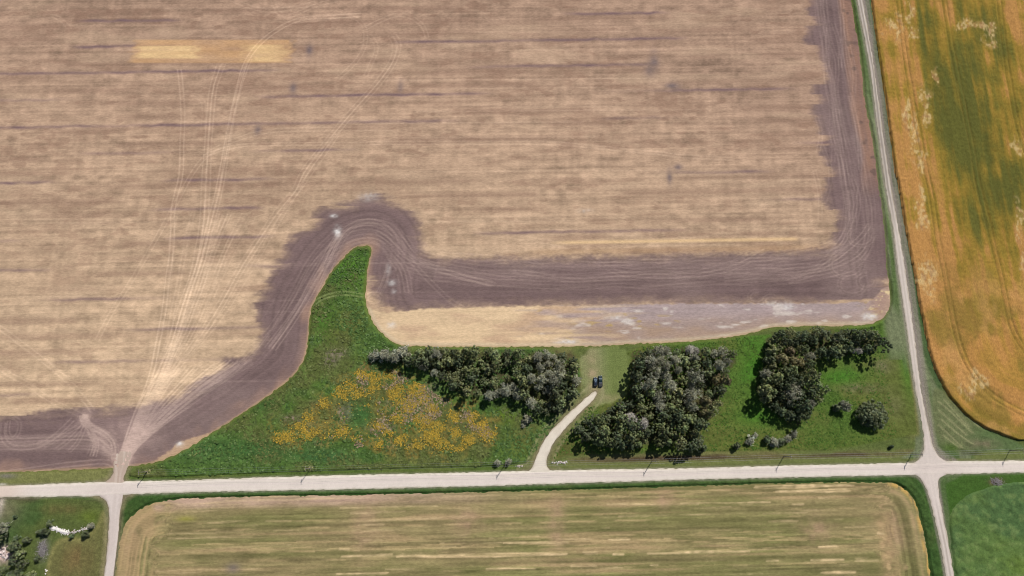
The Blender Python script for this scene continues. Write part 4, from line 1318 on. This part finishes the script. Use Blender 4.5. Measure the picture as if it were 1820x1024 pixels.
ZT = {  # spots where one kind of tree prevails: px, py, rx, ry, kind, strength
    'left': [(975, 670, 26, 40, 'grey', .75), (895, 690, 16, 26, 'grey', .6), (1010, 640, 14, 22, 'dark', .8), (1012, 700, 22, 24, 'dark', .6), (790, 640, 30, 10, 'grey', .4), (680, 634, 24, 10, 'grey', .9), (730, 640, 24, 14, 'dark', .4), (850, 660, 40, 40, 'green', .6), (940, 690, 20, 30, 'grey', .4)],
    'middle': [(1180, 655, 34, 30, 'grey', .85), (1228, 618, 24, 10, 'pale', .9), (1275, 648, 24, 22, 'grey', .8), (1272, 676, 22, 8, 'olive', .95), (1120, 745, 26, 10, 'pale', .95), (1150, 663, 12, 8, 'olive', .9), (1250, 715, 10, 40, 'olive', .5), (1135, 640, 16, 30, 'dark', .8), (1195, 775, 26, 22, 'green', .6), (1080, 780, 24, 20, 'green', .6), (1040, 765, 20, 18, 'dark', .9), (1230, 690, 12, 24, 'grey', .7), (1170, 715, 24, 16, 'grey', .5), (1290, 690, 14, 14, 'dark', .7), (1215, 650, 10, 20, 'green', .9)],
    'right': [(1420, 640, 24, 26, 'olive', .85), (1370, 675, 16, 14, 'green', .9), (1395, 667, 14, 8, 'grey', .7), (1500, 600, 60, 20, 'dark', .7), (1440, 680, 16, 14, 'grey', .6), (1400, 600, 40, 16, 'dark', .7), (1385, 715, 26, 20, 'dark', .7), (1420, 735, 20, 14, 'dark', .6), (1470, 690, 12, 12, 'grey', .6), (1540, 600, 30, 14, 'green', .5), (1525, 625, 16, 6, 'pale', .6)],
}
WHAT = {'green': "mid green leafy tree", 'dark': "dark green leafy tree", 'grey': "silver grey-green tree", 'pale': "pale bare-twigged tree", 'olive': "olive and yellowish tree"}
GROVE = {'left': "left grove", 'middle': "middle grove", 'right': "right grove"}

GAPS = [(*P(1159, 768, 3), 2.2, 6.5), (*P(1244, 652, 3), 2.2, 7.0), (*P(1120, 668, 3), 2.0, 7.0), (*P(1395, 650, 3), 3.6, 2.6), (*P(1478, 612, 3), 7, 1.8), (*P(885, 668, 3), 2.4, 4.0), (*P(1255, 690, 3), 3, 2.2)]
def grove(tagname, poly, spacing, hscale):
    W = PP(poly, 7.0)
    x0, y0 = W.min(0)
    x1, y1 = W.max(0)
    pts = []
    tries = 0
    while tries < 9000:
        tries += 1
        p = np.array([rt_.uniform(x0, x1), rt_.uniform(y0, y1)])
        d = float(sdf_pts(W, np.array([p[0]]), np.array([p[1]]))[0])
        if d < 1.5:
            continue
        if any(((p[0] - q[0]) / q[2]) ** 2 + ((p[1] - q[1]) / q[3]) ** 2 < 1 for q in GAPS):
            continue
        sp = spacing * (.82 if d < 3 else 1.0)
        if all((p[0] - q[0]) ** 2 + (p[1] - q[1]) ** 2 > sp * sp for q in pts):
            pts.append((p[0], p[1], d))
    made = []
    for (x, y, d) in pts:
        best, bw = None, 0
        for (a, b, rx, ry, kd, st) in ZT[tagname]:
            cx, cy = P(a, b, 6.0)
            w = math.exp(-((x - cx) / (rx * .285)) ** 2 - ((y - cy) / (ry * .285)) ** 2) * st
            if w > bw:
                best, bw = kd, w
        kind = best if rt_.random() < bw * 1.4 else rt_.choice(['green', 'green', 'green', 'green', 'dark', 'dark', 'grey'])
        s = rt_.uniform(.68, 1.25) * hscale * (.9 if d < 2.2 else 1.0)
        fx = (x - x0) / (x1 - x0)
        third = 'left third' if fx < .34 else 'central third' if fx < .67 else 'right third'
        up = sdf_pts(W, np.array([x, x, x - 4, x + 4]), np.array([y + 4, y - 4, y, y]))
        side = 'inside' if d > 3.6 else 'on the field edge of' if up[0] < 0 else 'on the road side of' if up[1] < 0 else 'on the left rim of' if up[2] < 0 else 'on the right rim of'
        e = plant(kind, x, y, s, 'tree', WHAT[kind] + " " + side + " the " + third + " of the " + GROVE[tagname], 'tree', 'trees of the ' + GROVE[tagname])
        made.append((x, y, e, kind))
    # the trees that stand out at the ends of a grove get words of their own
    for key, word in ((lambda m: m[0], "furthest left in"), (lambda m: -m[0], "furthest right in")):
        m = min(made, key=key)
        m[2]['label'] = WHAT[m[3]] + " " + word + " the " + GROVE[tagname]
    return made
grove('left', G1, 4.15, .92)
grove('middle', G2, 4.15, .95)
grove('right', G3, 4.1, 1.0)

def at(px, py, z=1.2):
    return P(px, py, z)
x, y = at(1547, 737, 4)
plant('spread', x, y, 1.0, 'tree', "large lone spreading dark tree on the grass near the lane", 'tree', sz=1.0)
for (a, b, s, k, lab) in (
        (1309, 793, 1.25, 'shrub', "grey-green bush at the left end of the bush row by the ditch"),
        (1332, 782, 1.3, 'greyshrub', "rounded grey bush second from the left in the bush row"),
        (1343, 773, .75, 'greyshrub', "small bush at the upper end of the short bush line below the middle grove"),
        (1362, 780, 1.25, 'shrub', "dark bush starting the curved hedge below the right grove"),
        (1375, 785, 1.3, 'greyshrub', "grey bush second in the curved hedge below the right grove"),
        (1389, 785, 1.3, 'shrub', "dark bush third in the curved hedge below the right grove"),
        (1400, 780, 1.05, 'greyshrub', "grey bush fourth in the curved hedge below the right grove"),
        (1409, 772, 1.0, 'greyshrub', "grey bush ending the curved hedge next to the right grove"),
        (1484, 725, 1.3, 'shrub', "dark bush between the right grove and the lone tree"),
        (1498, 723, 1.5, 'greyshrub', "grey-blue bush touching the shade of the lone tree"),
        (1585, 794, .6, 'shrub', "tiny dark bush above the ditch near the crossroads"),
        (1247, 795, 1.3, 'shrub', "dark bush at the lower right corner of the middle grove"),
        (667, 633, 1.7, 'greyshrub', "grey bush at the far left tip of the left grove"),
        (684, 633, 1.9, 'greyshrub', "grey bush just inside the left tip of the left grove"),
        (700, 634, 2.1, 'shrub', "dark bush between the grey tip bushes and the left grove"),
        (716, 630, 2.1, 'greyshrub', "grey bush where the left grove begins to narrow"),
        (938, 746, 1.3, 'greyshrub', "grey bush alone in the meadow left of the driveway"),
        (930, 756, .8, 'greyshrub', "low grey bush in the meadow just below a larger grey bush"),
        (90, 931, .95, 'shrub', "dark bush at the upper left end of the white rubble pile"),
        (82, 944, 1.2, 'shrub', "dark bush in the yard below left of the white rubble pile"),
        (70, 946, .8, 'shrub', "small dark bush left of the white rubble pile"),
        (164, 934, .9, 'greyshrub', "pale bush at the right end of the white rubble pile"),
        (152, 949, .9, 'shrub', "low green bush under the right end of the white rubble pile"),
        (128, 953, .7, 'shrub', "low green bush below the middle of the white rubble pile"),
        (66, 993, 1.0, 'shrub', "dark bush below the grey brush heap in the yard"),
        (27, 918, .55, 'shrub', "tiny dark bush on the dry grass in the upper yard"),
        (30, 959, .9, 'shrub', "small dark bush above the tall trees of the yard"),
        (904, 821, .9, 'greyshrub', "pale green bush in the meadow edge near the driveway mouth"),
        (884, 822, .9, 'greyshrub', "pale bush in the meadow edge left of the driveway mouth")):
    x, y = at(a, b)
    plant(k, x, y, s, 'bush', lab, 'bush')
for (a, b, s, k, lab) in (
        (6, 938, 1.0, 'grey', "grey-green tree at the left edge of the yard"),
        (2, 955, 1.0, 'dark', "dark tree at the left edge of the yard below the grey tree"),
        (24, 972, .72, 'bigdark', "dark tree beside the pale rubble patch in the yard"),
        (36, 985, .7, 'green', "green tree in the yard right of the pale rubble patch"),
        (24, 998, .75, 'dark', "dark tree in the yard just below the pale rubble patch"),
        (8, 1012, .8, 'green', "green tree at the lower left corner of the yard"),
        (28, 1022, .85, 'bigdark', "wide dark tree at the bottom edge of the yard"),
        (42, 962, .55, 'bigdark', "small dark tree at the top of the yard trees"),
        (40, 1003, .6, 'dark', "dark tree at the right side of the yard trees"),
        (55, 1022, .75, 'green', "green tree right of the others at the bottom edge of the yard")):
    x, y = at(a, b, 4)
    plant(k, x, y, s, 'tree', lab, 'tree')

# ------------------------------------------------------------------ stones
def rock_mesh(seed):
    rng = np.random.RandomState(seed)
    bm = bmesh.new()
    bmesh.ops.create_icosphere(bm, subdivisions=1, radius=.5)
    for v in bm.verts:
        v.co *= rng.uniform(.72, 1.15)
        v.co.z *= .7
    me = bpy.data.meshes.new("stone")
    bm.to_mesh(me)
    bm.free()
    return me
m_white = simple_mat("white_rubble", (.66, .62, .60), .9, var=.12)
m_greyst = simple_mat("grey_rubble", (.36, .34, .32), .9, var=.25)
m_pink = simple_mat("pinkish_rubble", (.52, .42, .40), .9, var=.18)
def rocks(mat, seed):
    L = []
    for k in range(4):
        me = rock_mesh(seed + k)
        me.materials.append(mat)
        L.append(me)
    return L
RW, RGy, RP = rocks(m_white, 10), rocks(m_greyst, 20), rocks(m_pink, 30)
def pile(label, pts, n, rad, size, kinds, cat='rubble'):
    W = PP(pts)
    c = W.mean(0)
    e = empty('rubble_pile', (c[0], c[1], 0))
    for k in range(n):
        f = rt_.random() * (len(W) - 1)
        i = int(f)
        p = W[i] * (1 - (f - i)) + W[i + 1] * (f - i)
        r = abs(rt_.gauss(0, 1))
        a = rt_.uniform(0, 6.28)
        s = rt_.uniform(*size)
        o = put('stone', rt_.choice(kinds if not isinstance(kinds, dict) else kinds[i]), e)
        o.location = (p[0] - c[0] + math.cos(a) * r * rad, p[1] - c[1] + math.sin(a) * r * rad * .8, max(.05, .65 * rad * (1 - r * .6)) + .1)
        o.scale = (s, s * rt_.uniform(.7, 1.1), s)
        o.rotation_euler = (rt_.uniform(-.4, .4), rt_.uniform(-.4, .4), rt_.uniform(0, 6.28))
    tag(e, label, cat)
    return e
pile("curved bright white rubble pile in the grassy yard", [(92, 938), (103, 942), (113, 945), (121, 947)], 200, .7, (.5, 1.0), RW)
pile("low grey tail of stones right of the white rubble pile", [(122, 947), (134, 946), (146, 941), (156, 939)], 110, .75, (.35, .8), RGy + RW[:1] + RP[:2])
pile("pale pinkish rubble patch among trees at the left edge", [(-6, 982), (4, 981), (10, 986), (14, 993)], 70, 1.5, (.6, 1.4), RP + RW[:1])
pile("pale grey stone heap right of the driveway mouth", [(980, 823), (990, 822), (1000, 822), (1005, 823)], 60, .55, (.35, .8), RGy + RP[:2] + RW[:1])
pile("small stone patch left of the driveway mouth", [(916, 828), (924, 829), (930, 829)], 18, .45, (.4, .9), RP + RGy[:2])
pile("two pale stones on the mown edge at the bottom of the yard", [(83.5, 1012), (81, 1022)], 5, .25, (.7, 1.0), RW)
pile("white stones at the upper edge of the long left grove", [(716, 618), (722, 615), (726, 613)], 9, .25, (.5, .8), RW)
# brush heap of dead grey branches
def brush_mesh():
    rng = np.random.RandomState(5)
    parts = []
    for k in range(90):
        c = rng.normal(0, 1, 2) * [1.1, 2.2]
        z = max(.1, 1.0 - .25 * (c[0] ** 2 / 1.4 + c[1] ** 2 / 5) + rng.uniform(-.2, .2))
        a = rng.uniform(0, 6.28)
        L = rng.uniform(.6, 1.6)
        d = np.array([math.cos(a), math.sin(a), rng.uniform(-.25, .35)]) * L
        p = np.array([c[0], c[1], z])
        parts.append(tube([p - d, p + d * .1, p + d], [.09, .07, .03], 4))
    return fast_mesh("branches", *join(parts), None, True)
e = empty('brush_heap', (*P(77, 976), 0), .25)
bm_ = brush_mesh()
put('branches', bm_, e, simple_mat("dead_branches", (.24, .22, .22), .9, var=.25))
tag(e, "heap of dead grey branches in the yard", "brush heap")
e = empty('brush_heap', (*P(1771, 856), 0), 1.4)
e.scale = (.9, .8, .6)
put('branches', bm_, e)
tag(e, "reddish-grey brush heap above the green crop by the road", "brush heap")

# ------------------------------------------------------------------ utility poles and wires
m_wood = simple_mat("weathered_wood", (.17, .145, .12), .9, var=.3, scale=4)
m_porc = simple_mat("insulator_porcelain", (.45, .44, .42), .3)
m_wire = simple_mat("bare_wire", (.32, .32, .33), .4, .6)
PH = 9.4
def cyl(p0, p1, r0, r1, sides=10):
    V, F = tube([p0, p1], [r0, r1], sides)
    n = len(V)
    V = list(V) + [np.array(p0), np.array(p1)]
    tri = []
    for s in range(sides):
        t = (s + 1) % sides
        tri.append((n, t, s, s))
        tri.append((n + 1, sides + s, sides + t, sides + t))
    bm = bmesh.new()
    vs = [bm.verts.new(v) for v in V]
    for f in F:
        bm.faces.new([vs[i] for i in f])
    for a, b, c, _ in tri:
        bm.faces.new([vs[a], vs[b], vs[c]])
    me = bpy.data.meshes.new("m")
    bm.to_mesh(me)
    bm.free()
    return me
def boxme(x0, x1, y0, y1, z0, z1, bev=.01):
    bm = bmesh.new()
    bmesh.ops.create_cube(bm, size=1)
    for v in bm.verts:
        v.co = ((x0 + x1) / 2 + v.co.x * (x1 - x0), (y0 + y1) / 2 + v.co.y * (y1 - y0), (z0 + z1) / 2 + v.co.z * (z1 - z0))
    if bev:
        bmesh.ops.bevel(bm, geom=bm.edges[:], offset=bev, segments=1, affect='EDGES')
    me = bpy.data.meshes.new("m")
    bm.to_mesh(me)
    bm.free()
    return me
pm = cyl((0, 0, -.3), (0, 0, PH), .19, .13, 12)
am = boxme(-.07, .07, -1.15, 1.15, PH - .45, PH - .31)
bm1 = cyl((.0, -.75, PH - .46), (.0, -.14, PH - 1.15), .03, .03, 6)
bm2 = cyl((.0, .75, PH - .46), (.0, .14, PH - 1.15), .03, .03, 6)
im = cyl((0, 0, 0), (0, 0, .24), .07, .05, 8)
for me_, mt in ((pm, m_wood), (am, m_wood), (bm1, m_wood), (bm2, m_wood), (im, m_porc)):
    me_.materials.append(mt)
POLES = [(264, 838, "utility pole with crossarm beside the field approach"), (553, 832, "utility pole at the meadow edge below the yellow flowers"), (899, 824, "utility pole in the meadow edge left of the driveway mouth"),
         (1159, 819, "utility pole in the ditch below the middle grove"), (1393, 811, "utility pole in the ditch below the curved hedge"), (1620, 807, "utility pole at the crossroads left of the dirt lane"), (1794, 801, "utility pole below the orange crop at the right edge")]
INS = [(-1.0, PH - .31), (.0, PH), (1.0, PH - .31)]
pw = []
for (a, b, lab) in POLES:
    x, y = P(a, b)
    e = empty('utility_pole', (x, y, 0), .022)
    put('pole', pm, e)
    put('crossarm', am, e)
    put('brace', bm1, e)
    put('brace', bm2, e)
    for iy, iz in INS:
        o = put('insulator', im, e)
        o.location = (0, iy, iz)
    tag(e, lab, 'utility pole', 'utility poles along the gravel road')
    pw.append((x, y))
for (iy, iz), lab in zip(INS, ("southern overhead wire strung along the gravel road", "middle overhead wire on the pole tops along the gravel road", "northern overhead wire strung along the gravel road")):
    pts = []
    for k in range(len(pw) - 1):
        for s in range(12):
            f = s / 12
            pts.append((pw[k][0] * (1 - f) + pw[k + 1][0] * f, pw[k][1] * (1 - f) + pw[k + 1][1] * f + iy, iz + .24 - 4 * 1.1 * f * (1 - f)))
    pts.append((pw[-1][0], pw[-1][1] + iy, iz + .24))
    v, f = tube(pts, [.022] * len(pts), 5)
    o = put('overhead_wire', fast_mesh('overhead_wire', v, f, None, True), None, m_wire)
    tag(o, lab, 'wire', 'overhead wires along the gravel road')

# ------------------------------------------------------------------ the two parked vehicles
def loft(secs, cap=True):
    """secs: list of rings (equal length) of 3D points"""
    bm = bmesh.new()
    rings = [[bm.verts.new(p) for p in s] for s in secs]
    n = len(rings[0])
    for a, b in zip(rings[:-1], rings[1:]):
        for i in range(n):
            j = (i + 1) % n
            bm.faces.new((a[i], a[j], b[j], b[i]))
    if cap:
        bm.faces.new(rings[0][::-1])
        bm.faces.new(rings[-1])
    bmesh.ops.recalc_face_normals(bm, faces=bm.faces[:])
    me = bpy.data.meshes.new("m")
    bm.to_mesh(me)
    bm.free()
    for p in me.polygons:
        p.use_smooth = False
    return me
def ring(y, w, z0, z1, r=.12):
    return [(-w + r, y, z0), (w - r, y, z0), (w, y, z0 + r), (w, y, z1 - r), (w - r, y, z1), (-w + r, y, z1), (-w, y, z1 - r), (-w, y, z0 + r)]
def quad(name, pts, parent, mat, th=.02):
    """thin solid panel standing just proud of the body"""
    p = [Vector(q) for q in pts]
    n = (p[1] - p[0]).cross(p[2] - p[0]).normalized()
    bm = bmesh.new()
    a = [bm.verts.new(q - n * th) for q in p]
    b = [bm.verts.new(q + n * th) for q in p]
    m = len(p)
    bm.faces.new(a[::-1])
    bm.faces.new(b)
    for i in range(m):
        j = (i + 1) % m
        bm.faces.new((a[i], a[j], b[j], b[i]))
    bmesh.ops.recalc_face_normals(bm, faces=bm.faces[:])
    me = bpy.data.meshes.new(name)
    bm.to_mesh(me)
    bm.free()
    return put(name, me, parent, mat)
m_glass = simple_mat("tinted_glass", (.10, .14, .18), .08, 0, .9, .05)
m_tyre = simple_mat("tyre_rubber", (.02, .02, .02), .9)
m_rim = simple_mat("alloy_rim", (.45, .45, .46), .35, .8)
m_lamp = simple_mat("headlamp", (.75, .75, .72), .15)
m_tail = simple_mat("tail_lamp", (.35, .02, .02), .2)
m_trim = simple_mat("black_trim", (.025, .025, .027), .6)
m_chrome = simple_mat("bright_trim", (.6, .6, .6), .2, .9)
def wheel(parent, x, y, r=.36, w=.24):
    e_t = cyl((x - w / 2, y, r), (x + w / 2, y, r), r, r, 18)
    o = put('wheel', e_t, parent, m_tyre)
    s = 1 if x > 0 else -1
    put('rim', cyl((x + s * w * .40, y, r), (x + s * (w * .5 + .012), y, r), r * .62, r * .58, 14), o, m_rim)
def vehicle(name, label, cat, loc, rz, paint, L, W, kind):
    e = empty(name, (*loc, .02), rz)
    h = L / 2
    w = W / 2
    hood = 1.02 if kind == 'pickup' else .98
    secs = [ring(-h, w * .88, .42, .80), ring(-h + .18, w * .97, .34, .98), ring(-h + .8, w, .32, 1.0), ring(0, w, .32, 1.0), ring(h - 1.35, w, .32, hood), ring(h - .45, w * .97, .34, hood - .08), ring(h - .1, w * .90, .36, hood - .2), ring(h, w * .80, .42, hood - .32)]
    put('body', loft(secs), e, paint)
    zt = 1.76 if kind == 'pickup' else 1.68
    if kind == 'pickup':
        y0, y1, y2, y3 = -.55, -.40, .72, 1.45
    else:
        y0, y1, y2, y3 = -h + .12, -h + .55, .55, 1.30
    zb = .99
    wt = w * .76
    cab = [ring(y0, w * .93, zb - .05, zb + .03, .02), ring(y1, wt, zb, zt - .04, .08), ring((y1 + y2) / 2, wt * 1.02, zb, zt, .08), ring(y2, wt, zb, zt - .03, .08), ring(y3, w * .92, zb - .05, zb + .02, .02)]
    cabo = put('cabin', loft(cab), e, paint)
    def li(a, b, t):
        return tuple(a[i] + (b[i] - a[i]) * t for i in range(3))
    # windscreen and back window
    A, B = (-w * .90, y3, zb + .03), (w * .90, y3, zb + .03)
    D, Cc = (-wt * .92, y2, zt - .03), (wt * .92, y2, zt - .03)
    quad('windscreen', [li(A, D, .1), li(B, Cc, .1), li(B, Cc, .9), li(A, D, .9)], e, m_glass)
    A, B = (w * .90, y0, zb + .03), (-w * .90, y0, zb + .03)
    D, Cc = (wt * .92, y1, zt - .04), (-wt * .92, y1, zt - .04)
    quad('back_window', [li(A, D, .15), li(B, Cc, .15), li(B, Cc, .88), li(A, D, .88)], e, m_glass)
    for s in (1, -1):
        for ya, yb in (((y1 + .1), (y1 + y2) / 2 - .05), ((y1 + y2) / 2 + .05, y2 - .05)):
            pts = [(s * (wt * 1.02), ya, zb + .14), (s * (wt * 1.02), yb, zb + .14), (s * wt * 1.02, yb, zt - .16), (s * wt * 1.02, ya, zt - .16)]
            quad('side_window', pts, e, m_glass, .022)
        put('door_handle', boxme(s * w - .02, s * w + .03, -.05, .15, .86, .90), e, m_trim)
        put('mirror', boxme(min(s * w * .95, s * (w + .2)), max(s * w * .95, s * (w + .2)), y3 - .35, y3 - .22, 1.0, 1.16, .03), e, m_trim)
        put('headlight', boxme(s * w * .66 - .16, s * w * .66 + .16, h - .16, h - .02, hood - .36, hood - .2, .02), e, m_lamp)
        put('tail_light', boxme(s * w * .74 - .1, s * w * .74 + .1, -h - .012, -h + .1, .66, .9, .02), e, m_tail)
        wheel(e, s * (w - .10), h - .92)
        wheel(e, s * (w - .10), -h + .95)
    put('front_bumper', boxme(-w * .86, w * .86, h - .1, h + .07, .36, .54, .04), e, m_trim if kind != 'pickup' else m_chrome)
    put('rear_bumper', boxme(-w * .86, w * .86, -h - .09, -h + .08, .38, .56, .04), e, m_trim if kind != 'pickup' else m_chrome)
    put('grille', boxme(-w * .42, w * .42, h - .08, h + .02, .58, .70, .01), e, m_trim)
    if kind == 'pickup':
        for s in (1, -1):
            put('bed_rail', boxme(min(s * (w - .16), s * (w - .02)), max(s * (w - .16), s * (w - .02)), -h + .15, y0 - .05, 1.0, 1.12, .02), e, paint)
        put('tailgate', boxme(-w + .1, w - .1, -h + .02, -h + .12, .95, 1.13, .02), e, paint)
        put('bed_liner', boxme(-w + .18, w - .18, -h + .16, y0 - .08, 1.003, 1.02, 0), e, m_trim)
        put('tool_box', boxme(-w + .22, w - .22, y0 - .62, y0 - .14, 1.02, 1.24, .03), e, m_chrome)
    else:
        for s in (1, -1):
            put('roof_rail', boxme(s * wt * .8 - .03, s * wt * .8 + .03, y1 + .1, y2 - .1, zt + .01, zt + .06, .01), e, m_trim)
        put('sunroof', boxme(-.4, .4, y2 - .75, y2 - .2, zt - .02, zt + .012, 0), e, m_glass)
    return tag(e, label, cat)
navy = simple_mat("navy_paint", (.012, .02, .036), .25, .2, .5, .05, coat=.6)
dgreen = simple_mat("dark_green_paint", (.008, .022, .024), .25, .2, .5, .05, coat=.6)
vehicle('parked_car', "dark navy wagon parked left of a longer dark green pickup", 'car', P(1058.3, 679, .8), -.05, navy, 4.5, 1.86, 'suv')
vehicle('parked_pickup', "dark green pickup truck parked right of the navy wagon", 'pickup truck', P(1067.3, 677.5, .8), .0, dgreen, 5.4, 1.96, 'pickup')
